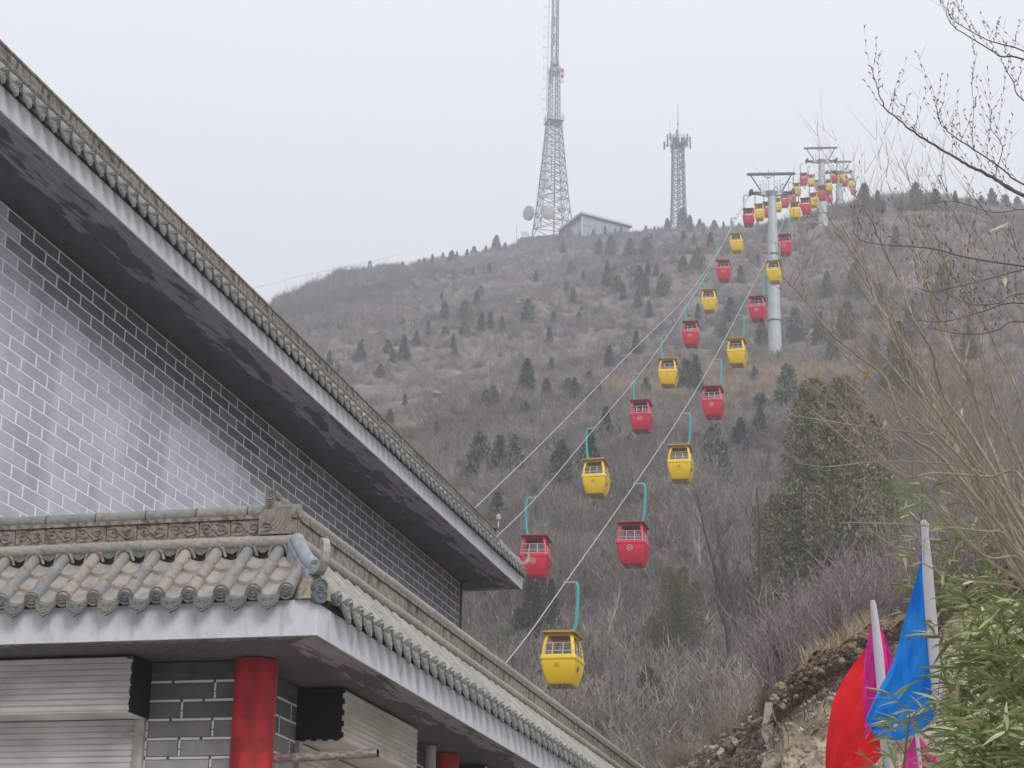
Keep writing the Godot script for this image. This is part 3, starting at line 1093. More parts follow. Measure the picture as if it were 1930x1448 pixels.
func rope(called: String, pts: Array, r: float, label: String, m: Material) -> void:
	var fine := []
	for k in pts.size() - 1:
		var p0: Vector3 = pts[maxi(k - 1, 0)]
		var p1: Vector3 = pts[k]
		var p2: Vector3 = pts[k + 1]
		var p3: Vector3 = pts[mini(k + 2, pts.size() - 1)]
		for s in 6:
			fine.append(p1.cubic_interpolate(p2, p0, p3, s / 6.0))
	fine.append(pts[-1])
	var rad := []
	rad.resize(fine.size())
	rad.fill(r)
	var b := MB.new()
	b.tube(fine, rad, 6)
	tag(put(called, b, m), label, "cable", "ropes of the cableway")

func pylon(foot: Vector3, head: Vector3, turn: float, r0: float, r1: float, label: String) -> void:
	var o := thing("cableway_pylon", label, "pylon", foot, "pylons of the cableway")
	var h := head.y - foot.y
	var up := head - foot
	var post := MB.new()
	post.lathe(Vector3(), up, [Vector2(r0, -1.5), Vector2(r0, 0), Vector2(lerpf(r0, r1, 0.5), h * 0.5), Vector2(r1, h - 0.5), Vector2(r1 * 1.5, h - 0.15), Vector2(r1 * 1.7, h)], 12)
	put("mast", post, M.galv_blue, o)
	for f in [0.22, 0.62]:
		var band := MB.new()
		var rr: float = lerpf(r0, r1, f) + 0.04
		band.lathe(up * f, up, [Vector2(rr, -0.05), Vector2(rr + 0.03, -0.05), Vector2(rr + 0.03, 0.05), Vector2(rr, 0.05)], 12)
		put("flange", band, M.dark_steel, o)
	for k in 2:
		var door := MB.new()
		door.box(Vector3(-0.3 + k * 0.45, h * 0.545, lerpf(r0, r1, 0.5) - 0.02), Vector3(-0.12 + k * 0.45, h * 0.56, lerpf(r0, r1, 0.5) + 0.06))
		put("lug", door, M.dark_steel, o)
	var base := MB.new()
	base.box(Vector3(-1.1, -1.6, -1.1), Vector3(1.1, 0.12, 1.1))
	put("footing", base, M.concrete, o)
	var t := Transform3D(Basis(Vector3.UP, turn) * Basis(Vector3(0, 0, 1), 0.02), up)
	var beam := MB.new()
	beam.hexa([t * Vector3(-2.0, -0.08, -0.18), t * Vector3(-0.5, -0.38, -0.18), t * Vector3(-0.5, 0.1, -0.18), t * Vector3(-2.0, 0.1, -0.18), t * Vector3(-2.0, -0.08, 0.18), t * Vector3(-0.5, -0.38, 0.18), t * Vector3(-0.5, 0.1, 0.18), t * Vector3(-2.0, 0.1, 0.18)])
	beam.hexa([t * Vector3(2.0, -0.08, -0.18), t * Vector3(0.5, -0.38, -0.18), t * Vector3(0.5, 0.1, -0.18), t * Vector3(2.0, 0.1, -0.18), t * Vector3(2.0, -0.08, 0.18), t * Vector3(0.5, -0.38, 0.18), t * Vector3(0.5, 0.1, 0.18), t * Vector3(2.0, 0.1, 0.18)])
	beam.box(Vector3(-0.5, -0.38, -0.181), Vector3(0.5, 0.1, 0.181), t)
	put("crossarm", beam, M.galv_blue, o)
	var top := MB.new()
	top.box(Vector3(-2.35, 1.88, -0.1), Vector3(2.35, 2.12, 0.1), t)
	put("head_beam", top, M.dark_steel, o)
	for s in [-1, 1]:
		var strut := MB.new()
		strut.tube([t * Vector3(s * 1.0, 0.1, 0), t * Vector3(s * 2.0, 1.9, 0)], [0.07, 0.07], 6)
		put("strut", strut, M.dark_steel, o)
		var train := MB.new()
		for k in 5:
			var z := (k - 2) * 0.55
			train.lathe(t * Vector3(s * 2.05 - 0.07, 0.12 - absf(k - 2) * 0.07 - (k - 2) * 0.18, z), t.basis.x, [Vector2(0, 0), Vector2(0.24, 0.0), Vector2(0.24, 0.05), Vector2(0.20, 0.07), Vector2(0.24, 0.09), Vector2(0.24, 0.14), Vector2(0, 0.14)], 12)
		train.hexa([t * Vector3(s * 2.05 - 0.12, 0.42, -1.2), t * Vector3(s * 2.05 + 0.12, 0.42, -1.2), t * Vector3(s * 2.05 + 0.12, 0.62, -1.2), t * Vector3(s * 2.05 - 0.12, 0.62, -1.2), t * Vector3(s * 2.05 - 0.12, -0.3, 1.2), t * Vector3(s * 2.05 + 0.12, -0.3, 1.2), t * Vector3(s * 2.05 + 0.12, -0.1, 1.2), t * Vector3(s * 2.05 - 0.12, -0.1, 1.2)])
		train.box(Vector3(s * 1.55 - 0.5, -0.12, -0.25), Vector3(s * 1.55 + 0.5, 0.0, 0.25), t)
		put("sheave_train", train, M.sheave, o)
		var fence := MB.new()
		for k in 3:
			fence.tube([t * Vector3(s * (0.55 + k * 0.28), 0.1, 0.15), t * Vector3(s * (0.55 + k * 0.28), 1.0 + (k % 2) * 0.3, 0.15)], [0.025, 0.025], 5)
		fence.tube([t * Vector3(s * 0.3, 0.1, -0.1), t * Vector3(s * 0.28, 1.9, -0.1)], [0.022, 0.022], 5)
		put("guard_rail", fence, M.dark_steel, o)
	var aer := MB.new()
	aer.tube([t * Vector3(-0.2, 2.1, 0), t * Vector3(-0.25, 2.55, 0)], [0.03, 0.02], 5)
	aer.tube([t * Vector3(0.3, 1.6, 0), t * Vector3(0.35, 2.4, 0)], [0.025, 0.02], 5)
	aer.tube([t * Vector3(-0.7, 1.75, 0), t * Vector3(-0.1, 1.6, 0), t * Vector3(0.2, 1.9, 0)], [0.04, 0.04, 0.04], 5)
	put("hoist_bracket", aer, M.dark_steel, o)

func build_cableway() -> void:
	# rope points: pixel column and row with the distance there; first the near span
	var right := [[700, 1520, 46], [950, 1254, 57], [1066, 1098, 66], [1197, 912, 82], [1285, 780, 98], [1345, 678.6, 114], [1389.5, 595, 130], [1428, 521, 146], [1459, 458, 162], [1479, 412, 178], [1496, 357, 200]]
	var left := [[800, 1135, 70], [905, 1040, 76], [1011, 938, 83.5], [1121, 807, 98], [1207, 704, 113], [1259, 632, 128], [1300.5, 567, 143], [1335, 511, 158], [1363, 459, 173], [1386, 411, 187], [1414, 364, 203]]
	var over_r := [[1496, 357, 200], [1530, 337, 240], [1556, 320, 268], [1577, 299, 288], [1592, 310, 315], [1604, 320, 350]]
	var over_l := [[1414, 364, 203], [1452, 346, 232], [1490, 329, 262], [1520, 304, 292], [1540, 316, 322], [1558, 327, 354]]
	var lists := []
	for l in [right, left, over_r, over_l]:
		var p := []
		for q in l:
			p.append(at(q[0], q[1], q[2]))
		lists.append(p)
	# masts
	var a1 := (lists[0][10] + lists[1][10]) / 2.0 as Vector3
	var a2 := (lists[2][3] + lists[3][3]) / 2.0 as Vector3
	var a3 := (lists[2][5] + lists[3][5]) / 2.0 as Vector3
	var heads := [a1, a2, a3]
	var names := ["tall grey cableway pylon that the lower cabins climb to, its foot on bare straw-coloured ground", "second cableway pylon, on the crest behind a crowd of cabins", "smallest and most distant cableway pylon, behind the second one"]
	for k in 3:
		var dir: Vector3 = (heads[mini(k + 1, 2)] - heads[maxi(k - 1, 0)])
		if k == 0:
			dir = a1 - (lists[0][4] + lists[1][4]) / 2.0
		var turn := atan2(-dir.x, -dir.z) + 0.16
		var foot := Vector3(heads[k].x, 0, heads[k].z)
		foot.y = hill_y(foot.x, foot.z) - 0.1
		pylon(foot, heads[k] + Vector3.DOWN * 0.15, turn, [0.66, 0.72, 0.75][k], [0.40, 0.44, 0.46][k], names[k])
	rope("haul_rope", lists[0], 0.022, "steel rope carrying the lower row of cabins, from the shop roof to the first pylon", M.cable)
	rope("haul_rope", lists[1], 0.022, "steel rope carrying the upper row of cabins, from the hall eave to the first pylon", M.cable)
	rope("haul_rope", lists[2], 0.022, "steel rope between the first and third pylons on the side of the hillside trees", M.cable)
	rope("haul_rope", lists[3], 0.022, "steel rope between the first and third pylons on the side of the masts", M.cable)
	var third := []
	for q in [[800, 1046, 76], [900, 953, 84], [1040, 817, 100], [1199, 654, 122], [1294, 559, 146], [1358, 467, 172], [1394, 402, 190], [1411, 371, 201]]:
		third.append(at(q[0], q[1], q[2]))
	rope("signal_cable", third, 0.026, "empty cable that runs above the upper row of cabins without carrying any", M.cable)
	# cabins
	var protos := {}
	for sx in [-1.0, 1.0]:
		protos["red%d" % sx] = make_cabin(M.red, M.red_roof, M.red_inside, M.mark_blue, sx)
		protos["yellow%d" % sx] = make_cabin(M.yellow, M.yellow_roof, M.yellow_inside, M.mark_grey, sx)
	var list := []
	for k in 8:
		var red := k % 2 == 1
		var p: Vector3 = lists[0][k + 2]
		list.append([p, red, 1.0, str(35 - k), "%s of the lower row above the shop roof" % ("lowest" if k == 0 else ordinal(k)), k > 6])
	for k in 8:
		var red := k % 2 == 0
		var p: Vector3 = lists[1][k + 2]
		list.append([p, red, -1.0, str(42 + k), "%s of the upper row above the hall eave" % ("lowest" if k == 0 else ordinal(k)), k > 6])
	# the crowded cabins round the pylons: roof middle in the picture and distance
	var crowd := [
		[1411, 397, 206, 1, -1, "level with the first pylon's arm, hung outside it"], [1431.5, 388, 222, 0, -1, "just beyond the first pylon, seen beside its mast below the arm"],
		[1447, 384, 246, 1, -1, "half hidden behind the first pylon's mast"], [1465.5, 376.5, 272, 0, -1, "small, just past the first pylon's mast under the arm"],
		[1479, 369, 278, 1, -1, "small, under the free end of the first pylon's arm"], [1493, 364, 300, 1, -1, "small, between the first pylon's sheaves and the second pylon"],
		[1502, 348, 292, 0, -1, "small, high behind the first pylon's sheaves"], [1514.5, 329, 300, 1, -1, "next to the second pylon's mast, below the end of its arm"],
		[1528.5, 332, 322, 0, -1, "beside the second pylon's mast under its arm"], [1541, 342, 366, 1, -1, "tiny, partly behind the second pylon's mast"],
		[1497.5, 385, 214, 0, 1, "just above the slope, first past the first pylon"], [1518, 377, 226, 1, 1, "second past the first pylon on the tree side"],
		[1534, 367, 256, 0, 1, "third past the first pylon on the tree side"], [1549, 355, 270, 1, 1, "overlapping the second pylon's mast"],
		[1562, 341.5, 296, 0, 1, "just past the second pylon's mast"], [1563.5, 366, 372, 1, 1, "tiny, low beside the foot of the second pylon"],
		[1571.5, 325, 306, 1, 1, "under the near end of the third pylon's arm"], [1585, 325.5, 330, 0, 1, "in front of the third pylon's mast"],
		[1592, 334, 356, 1, 1, "beside the third pylon's mast"], [1603.5, 338, 392, 0, 1, "tiny, beneath the far end of the third pylon's arm"], [1608.5, 352, 410, 1, 1, "smallest, lowest and furthest along beyond the third pylon"]]
	for q in crowd:
		var p := at(q[0], q[1], q[2]) + Vector3(0.05 * q[4], DROP, 0)
		list.append([p, q[3] == 1, float(q[4]), "", q[5], true])
	for q in list:
		var red: bool = q[1]
		var o: Node3D = protos[("red%d" if red else "yellow%d") % q[2]].duplicate()
		o.name = numbered("cable_car_cabin")
		add_child(o)
		o.position = q[0]
		o.rotation.y = 0.01 + 0.03 * sin(q[0].z * 3.1) + (0.03 if q[2] < 0 else 0.0)
		o.rotation.z = 0.015 * sin(q[0].z * 1.7)
		var lab := ("red" if red else "yellow") + " cable car cabin "
		if q[3] and red and not q[5]:
			lab += "marked %s, " % q[3]
		tag(o, lab + q[4], "cable car", "red and yellow cabins of the cableway")
		if red:
			number_mark(o, q[3], q[2], M.badge, true)
		elif q[3]:
			number_mark(o, q[3], q[2], M.faint, false)
	for k in protos:
		protos[k].free()
	# a rider in the cabin marked 44
	var who := MB.new()
	var prof := [[-0.02, 0.17, 0.13], [0.12, 0.19, 0.14], [0.28, 0.21, 0.13], [0.38, 0.20, 0.11], [0.43, 0.10, 0.08], [0.46, 0.055, 0.055], [0.50, 0.06, 0.065], [0.55, 0.082, 0.095], [0.62, 0.085, 0.1], [0.68, 0.07, 0.085], [0.715, 0.02, 0.03]]
	var rings := []
	for q in prof:
		var ring := PackedVector3Array()
		for j in 12:
			var a := TAU * j / 12.0
			ring.append(Vector3(cos(a) * q[1], q[0], sin(a) * q[2] - (0.03 if q[0] > 0.5 else 0.0)))
		rings.append(ring)
	loft(who, rings)
	tag(put("person", who, M.dark_coat, null, lists[1][4] + Vector3(0.14, -DROP - 0.97, 0.45)), "person in a dark coat sitting inside the red cabin marked 44", "person")

# ---------------------------------------------------------------- masts and the glazed house on the crest
func lattice(m: MB, w0: float, w1: float, y0: float, y1: float, bays: int, r: float) -> void:
	var corner := func(k: int, w: float, y: float) -> Vector3:
		return Vector3([1, -1, -1, 1][k] * w, y, [1, 1, -1, -1][k] * w)
	for b in bays:
		var f0 := float(b) / bays
		var f1 := float(b + 1) / bays
		var wa := lerpf(w0, w1, f0)
		var wb := lerpf(w0, w1, f1)
		var ya := lerpf(y0, y1, f0)
		var yb := lerpf(y0, y1, f1)
		for k in 4:
			var k2 := (k + 1) % 4
			var a: Vector3 = corner.call(k, wa, ya)
			var a2: Vector3 = corner.call(k2, wa, ya)
			var c: Vector3 = corner.call(k, wb, yb)
			var c2: Vector3 = corner.call(k2, wb, yb)
			m.tube([a, c], [r * 1.7, r * 1.7], 4, false)
			m.tube([a, c2], [r, r], 4, false)
			m.tube([a2, c], [r, r], 4, false)
			m.tube([c, c2], [r, r], 4, false)

func platform(parent: Node, y: float, w: float, h: float) -> void:
	var d := MB.new()
	d.box(Vector3(-w, y - 0.15, -w), Vector3(w, y, w))
	put("platform", d, M.mast_dark, parent)
	var g := MB.new()
	for k in 4:
		var a := Vector3([1, -1, -1, 1][k] * w, y, [1, 1, -1, -1][k] * w)
		var b := Vector3([1, -1, -1, 1][(k + 1) % 4] * w, y, [1, 1, -1, -1][(k + 1) % 4] * w)
		for t in [0.5, 1.0]:
			g.tube([a + Vector3.UP * h * t, b + Vector3.UP * h * t], [0.05, 0.05], 4, false)
		for j in 4:
			var p := a.lerp(b, j / 4.0)
			g.tube([p, p + Vector3.UP * h], [0.045, 0.045], 4, false)
	put("handrail", g, M.mast_steel, parent)

func dish(parent: Node, p: Vector3, d: Vector3, r: float, deep: float, m: Material, called := "dish") -> void:
	var b := MB.new()
	b.lathe(p, d, [Vector2(r * 0.25, -deep * 1.3), Vector2(r * 0.8, -deep), Vector2(r, -deep * 0.7), Vector2(r, 0), Vector2(r * 0.7, r * 0.06), Vector2(0, r * 0.1)], 20)
	put(called, b, m, parent)

func build_crest() -> void:
	var d := 478.0
	var foot := at(1041, 441, d)
	foot.y -= 0.5
	var o := thing("broadcast_tower", "tallest steel lattice mast on the crest, carrying white dishes and red-and-white panels", "tower", foot)
	o.rotation.y = 0.5
	var k := 0.1246      # metres to a pixel of the photograph out there
	var spans := [[3.95, 3.03, 0.0, 8.6, 3], [3.03, 2.36, 8.6, 17.3, 4], [2.36, 1.5, 17.3, 28.9, 6], [1.25, 1.08, 28.9, 41.5, 8], [1.05, 0.72, 41.5, 45.5, 3], [0.72, 0.6, 45.5, 74.0, 14]]
	for s in spans:
		var m := MB.new()
		lattice(m, s[0], s[1], s[2], s[3], s[4], 0.095 if s[2] < 25.0 else 0.06)
		put("lattice_section", m, M.mast_steel, o)
	var core := MB.new()
	core.tube([Vector3(0.3, 0, 0.3), Vector3(0.3, 74, 0.3)], [0.16, 0.14], 6)
	core.tube([Vector3(-0.5, 13, 0.2), Vector3(-0.5, 46, 0.2)], [0.09, 0.09], 5)
	put("cable_ladder", core, M.mast_dark, o)
	platform(o, 29.2, 1.95, 1.5)
	platform(o, 42.2, 1.2, 1.2)
	platform(o, 44.4, 0.8, 0.8)
	var t := o.transform.basis.inverse()
	var toward := (t * (EYE - foot)).normalized()
	var right := t * side
	# round dishes, each where the photograph has it
	dish(o, right * (1032.5 - 1041) * k + Vector3.UP * 5.9 + toward * 3.6, (toward * 1.0 + Vector3.DOWN * 0.2).normalized(), 1.75, 0.6, M.dish_white)
	dish(o, right * (1028 - 1041) * k + Vector3.UP * 13.2 + toward * 2.9, (toward - right * 0.55 + Vector3.UP * 0.35).normalized(), 1.25, 1.0, M.dish_white)
	dish(o, right * (1031 - 1041) * k + Vector3.UP * 16.8 + toward * 2.4, (toward + Vector3.UP * 0.2).normalized(), 0.7, 0.5, M.dish_white)
	dish(o, right * (1058.5 - 1041) * k + Vector3.UP * 7.0 + toward * 2.6, (toward * 0.6 + right * 0.3 + Vector3.UP * 0.35).normalized(), 0.9, 0.9, M.dish_grey)
	dish(o, right * (994 - 1041) * k + Vector3.UP * 5.7 + toward * 1.0, (-right * 0.75 + toward * 0.65 + Vector3.UP * 0.2).normalized(), 1.75, 1.0, M.dish_grey)
	var arm := MB.new()
	arm.tube([right * (996 - 1041) * k + Vector3.UP * 5.6, right * -3.0 + Vector3.UP * 5.4], [0.12, 0.12], 5)
	put("dish_arm", arm, M.mast_dark, o)
	# panels
	for q in [[1061.0, 113.0, 0.36, 1.2, 1], [1061.0, 124.0, 0.36, 0.9, 1], [1061.5, 118.5, 0.42, 0.5, 0], [1061.0, 133.0, 0.4, 0.8, 0], [1044.5, 48.0, 0.16, 3.0, 1], [1044.5, 10.0, 0.16, 2.6, 1], [1040.5, 120.0, 0.4, 2.6, 2], [1040.5, 133.0, 0.35, 1.6, 2], [1046.5, 118.0, 0.5, 1.6, 2]]:
		var b := MB.new()
		var p: Vector3 = right * (q[0] - 1041.0 - 5.0) * k + Vector3.UP * ((441 - q[1]) * k * 1.045) + toward * 1.1
		var f := Transform3D(Basis(right, Vector3.UP, right.cross(Vector3.UP)), p)
		b.brick(Vector3(-q[2], -q[3] / 2.0, -0.12), Vector3(q[2], q[3] / 2.0, 0.12), 0.05, f)
		put("panel_antenna", b, [M.dish_white, M.panel_red, M.mast_dark][q[4]], o)
	# comb antenna beside the mast
	var comb := MB.new()
	var cx := (1030.5 - 1041.0 - 4.0) * k
	comb.tube([right * cx + Vector3.UP * 32.0, right * (cx + 0.3) + Vector3.UP * 62.0], [0.07, 0.07], 5)
	for j in 14:
		var yy := 32.5 + j * 2.75
		if yy < 62.0:
			comb.tube([right * (cx - 0.9) + Vector3.UP * yy, right * cx + Vector3.UP * yy], [0.045, 0.045], 4)
			comb.tube([right * (cx - 0.9) + Vector3.UP * (yy - 0.5), right * (cx - 0.9) + Vector3.UP * (yy + 0.5)], [0.05, 0.05], 4)
			if j % 2 == 0:
				comb.tube([right * cx + Vector3.UP * yy, right * -0.9 + Vector3.UP * (yy + 0.25)], [0.045, 0.045], 4)
	put("comb_antenna", comb, M.mast_steel, o)
	# hut and rubble wall at its foot
	var hut := thing("concrete_plinth", "low earth-brown plinth with a small white hut at the foot of the tallest mast", "plinth", at(1020, 445, d - 6.0))
	var b2 := MB.new()
	b2.box(Vector3(-4.8, -3.0, -1.0), Vector3(4.6, -0.4, 1.0))
	put("base", b2, M.earth_mat, hut)
	var b3 := MB.new()
	b3.box(Vector3(-4.6, -0.4, -0.8), Vector3(-3.0, 1.1, 0.8))
	put("hut", b3, M.dish_white, hut)
	var b4 := MB.new()
	b4.tube([Vector3(-5.9, -1, 0), Vector3(-5.9, 3.2, 0)], [0.06, 0.04], 5)
	put("whip_aerial", b4, M.mast_dark, hut)
	# second mast
	var f2 := at(1279, 421, 468.0)
	f2.y -= 1.0
	var s := thing("telecom_tower", "shorter lattice mast with a crown of antennas, between the tallest mast and the cableway", "tower", f2)
	s.rotation.y = 0.35
	var l := MB.new()
	lattice(l, 1.6, 1.35, 0, 8.0, 5, 0.1)
	lattice(l, 1.35, 1.15, 8.0, 21.0, 9, 0.1)
	put("lattice_section", l, M.mast_steel, s)
	var c2 := MB.new()
	for q in [Vector2(0.3, 0.2), Vector2(-0.25, 0.35), Vector2(0.0, -0.3)]:
		c2.tube([Vector3(q.x, 0, q.y), Vector3(q.x, 21, q.y)], [0.09, 0.09], 5)
	put("cable_ladder", c2, M.mast_dark, s)
	platform(s, 20.6, 1.5, 0.8)
	platform(s, 22.0, 1.3, 0.8)
	rng.seed = 77
	for j in 30:
		var a := TAU * j / 15.0 + rng.randf() * 0.3
		var p := MB.new()
		var rr := 1.7 + 0.75 * (j % 3)
		var q := Vector3(cos(a) * rr, 20.9 + rng.randf_range(-0.7, 1.6), sin(a) * rr)
		p.box(q - Vector3(0.17, 0.8, 0.12), q + Vector3(0.17, 0.9, 0.12))
		p.tube([q, Vector3(q.x * 0.5, q.y, q.z * 0.5)], [0.05, 0.05], 4)
		put("panel_antenna", p, M.mast_dark if j % 3 else M.dish_white, s)
	for j in 5:
		var p := MB.new()
		var a := TAU * j / 5.0
		var q := Vector3(cos(a) * 1.5, 15.5 - j * 0.9, sin(a) * 1.5)
		p.box(q - Vector3(0.2, 0.6, 0.15), q + Vector3(0.2, 0.6, 0.15))
		put("radio_unit", p, M.mast_dark, s)
	var rod := MB.new()
	rod.tube([Vector3(0, 21, 0), Vector3(0, 27, 0), Vector3(0, 31.2, 0)], [0.11, 0.08, 0.04], 5)
	rod.tube([Vector3(-1.9, 21, 0), Vector3(-1.9, 26.5, 0)], [0.05, 0.03], 4)
	rod.lathe(Vector3(0, 26.0, 0), Vector3.UP, [Vector2(0, -0.3), Vector2(0.25, 0), Vector2(0, 0.4)], 8)
	rod.tube([Vector3(-1.2, 21.5, 0), Vector3(0, 24, 0)], [0.05, 0.05], 4)
	put("lightning_rod", rod, M.mast_dark, s)
	# glazed house
	var cor := at(1097.5, 400, 462.0)
	var g := thing("glazed_house", "flat-roofed glazed house at the foot of the tallest mast, half behind small trees", "building", Vector3(cor.x, cor.y - 6.0, cor.z))
	var away := heading
	var u := (side * 11.0 + away * 6.5).normalized()
	var wv := (-side * 4.4 + away * 9.4).normalized()
	var bf := Transform3D(Basis(u, Vector3.UP, u.cross(Vector3.UP)), Vector3())
	var wl := 10.4
	var ul := 12.8
	var P := func(a: float, h: float, c: float) -> Vector3:
		return u * a + wv * c + Vector3.UP * h
	var box := func(called: String, a0: float, a1: float, h0: float, h1: float, c0: float, c1: float, m: Material, parent: Node) -> Node:
		var q := MB.new()
		q.hexa([P.call(a0, h0, c0), P.call(a1, h0, c0), P.call(a1, h1, c0), P.call(a0, h1, c0), P.call(a0, h0, c1), P.call(a1, h0, c1), P.call(a1, h1, c1), P.call(a0, h1, c1)])
		return put(called, q, m, parent)
	box.call("roof", -0.5, ul + 0.5, 5.5, 6.0, -0.5, wl + 0.5, M.dish_white, g)
	box.call("roof_edge", -0.55, ul + 0.55, 5.25, 5.5, -0.55, wl + 0.55, M.mast_dark, g)
	var core2: Node = box.call("wall", 0.15, ul - 0.15, -3.0, 5.25, 0.15, wl - 0.15, M.mast_dark, g)
	for j in 7:
		var a0 := j * ul / 7.0
		for e in 2:
			box.call("pane", a0 + 0.12, a0 + ul / 7.0 - 0.12, -2.0 if e == 0 else 3.0, 2.85 if e == 0 else 5.1, 0.05, 0.12, M.pane, core2)
		box.call("mullion", a0 - 0.1, a0 + 0.1, -3.0, 5.25, -0.03, 0.11, M.dish_white if j == 0 else M.mast_steel, g)
	for j in 4:
		var c0 := j * wl / 4.0
		box.call("pane", 0.05, 0.12, -2.0, 4.2, c0 + 0.3, c0 + wl / 4.0 - 0.15, M.pane, core2)
		box.call("mullion", -0.03, 0.11, -3.0, 5.25, c0 - 0.15 + 0.2, c0 + 0.15 + 0.2, M.dish_white, g)
	# thin power line past the shoulder of the hill
	var pole := thing("lattice_pole", "tiny lattice pole on the hill's shoulder with a thin wire running down from it", "pole", hill_at(697, 500) + Vector3.DOWN * 0.3)
	var pm := MB.new()
	lattice(pm, 0.5, 0.15, 0, 2.6, 3, 0.04)
	put("legs", pm, M.mast_dark, pole)
	var p0 := pole.position + Vector3.UP * 2.5
	var wire := MB.new()
	wire.tube([at(430, 556, 400), at(560, 522, 430), p0], [0.03, 0.03, 0.03], 4)
	tag(put("power_line", wire, M.cable), "thin power line that slopes down the sky to the hall roof", "wire")
	var wire2 := MB.new()
	wire2.tube([p0, at(760, 478, 455)], [0.03, 0.03], 4)
	tag(put("power_line", wire2, M.cable), "short thin power line across the hill's shoulder beyond the tiny pole", "wire")

# ---------------------------------------------------------------- plants
# twig: three-sided bar that thins out, cheap
func twig(m: MB, a: Vector3, b: Vector3, r0: float, r1: float) -> void:
	var t := (b - a).normalized()
	var s := (Vector3.UP if absf(t.y) < 0.9 else Vector3.RIGHT).cross(t).normalized()
	var w := t.cross(s)
	for j in 3:
		var d0 := s * cos(TAU * j / 3.0) + w * sin(TAU * j / 3.0)
		var d1 := s * cos(TAU * (j + 1) / 3.0) + w * sin(TAU * (j + 1) / 3.0)
		m.tri(a + d0 * r0, a + d1 * r0, b + d1 * r1, d0, d1, d1)
		if r1 > 0.0015:
			m.tri(a + d0 * r0, b + d1 * r1, b + d0 * r1, d0, d1, d0)

func rand_dir(up: float) -> Vector3:
	var a := rng.randf() * TAU
	return Vector3(cos(a), up, sin(a)).normalized()

# many-stemmed bare bush about 1 m high
func bush_mesh(stems: int, forks: int, spread: float, r: float) -> MB:
	var m := MB.new()
	for k in stems:
		var d := rand_dir(rng.randf_range(0.5, 2.6) / spread)
		var p := Vector3(rng.randf_range(-0.25, 0.25), -0.15, rng.randf_range(-0.25, 0.25)) * spread
		var l := rng.randf_range(0.6, 1.15)
		var last := p
		for s in 3:
			var q := last + (d + Vector3.UP * 0.15 * s + rand_dir(0.2) * 0.28) * l / 3.0
			twig(m, last, q, r * (1.0 - s * 0.25), r * (0.75 - s * 0.25))
			for f in forks:
				var e := last.lerp(q, rng.randf())
				var g := (d * 0.7 + rand_dir(rng.randf_range(0.1, 1.0))).normalized()
				var tip := e + g * rng.randf_range(0.18, 0.42)
				twig(m, e, tip, r * 0.45, r * 0.2)
				if f % 2 == 0:
					var mid := e.lerp(tip, 0.5)
					twig(m, mid, mid + (g + rand_dir(0.4) * 0.9).normalized() * 0.2, r * 0.3, r * 0.15)
			last = q
	return m

# evergreen crown: leaf sprays through the volume of a cone with lobes and gaps
func crown_mesh(h: float, w: float, count: int, size: float, blunt: float, seed_: int, tone: Color, dry: float) -> MB:
	rng.seed = seed_
	var m := MB.new()
	m.colored = true
	var lobe := FastNoiseLite.new()
	lobe.seed = seed_
	lobe.frequency = 1.0
	for k in count:
		var f := pow(rng.randf(), 1.25)
		var a := rng.randf() * TAU
		var lob := 0.78 + 0.55 * lobe.get_noise_3d(cos(a) * 1.3, f * h / w * 1.1, sin(a) * 1.3)
		var gap := lobe.get_noise_3d(cos(a) * 3.0 + 20.0, f * h / w * 3.0, sin(a) * 3.0)
		if gap < -0.16:
			continue
		var prof := pow(1.0 - f, blunt) * minf(1.0, 0.55 + f * 4.0)
		var q := sqrt(rng.randf_range(0.12, 1.0))
		var p := Vector3(cos(a) * w * prof * lob * q, h * (0.04 + 0.96 * f), sin(a) * w * prof * lob * q)
		var out := Vector3(cos(a), rng.randf_range(0.3, 1.8), sin(a)).normalized()
		var d := (out + rand_dir(0.3) * 0.7).normalized()
		var s := d.cross(rand_dir(0.1)).normalized()
		var l := size * rng.randf_range(0.6, 1.3)
		var v := rng.randf_range(0.7, 1.35)
		m.c = Color(tone.r * v, tone.g * v, tone.b * v)
		if rng.randf() < dry:
			m.c = Color(tone.r * v * 1.35, tone.g * v * 1.05, tone.b * v * 0.95)
		for e in 2:
			var wd := (s if e == 0 else d.cross(s)) * l * 0.24
			var nn := d.cross(wd).normalized()
			m.tri(p, p + d * l * 0.5 + wd, p + d * l, nn, nn, nn)
			m.tri(p, p + d * l * 0.5 - wd, p + d * l, nn, nn, nn)
	return m

func trunk_mesh(h: float, r: float) -> MB:
	var m := MB.new()
	m.tube([Vector3(0, -0.5, 0), Vector3(0.02, h * 0.3, 0), Vector3(0, h * 0.85, 0.02)], [r, r * 0.7, r * 0.15], 6)
	return m

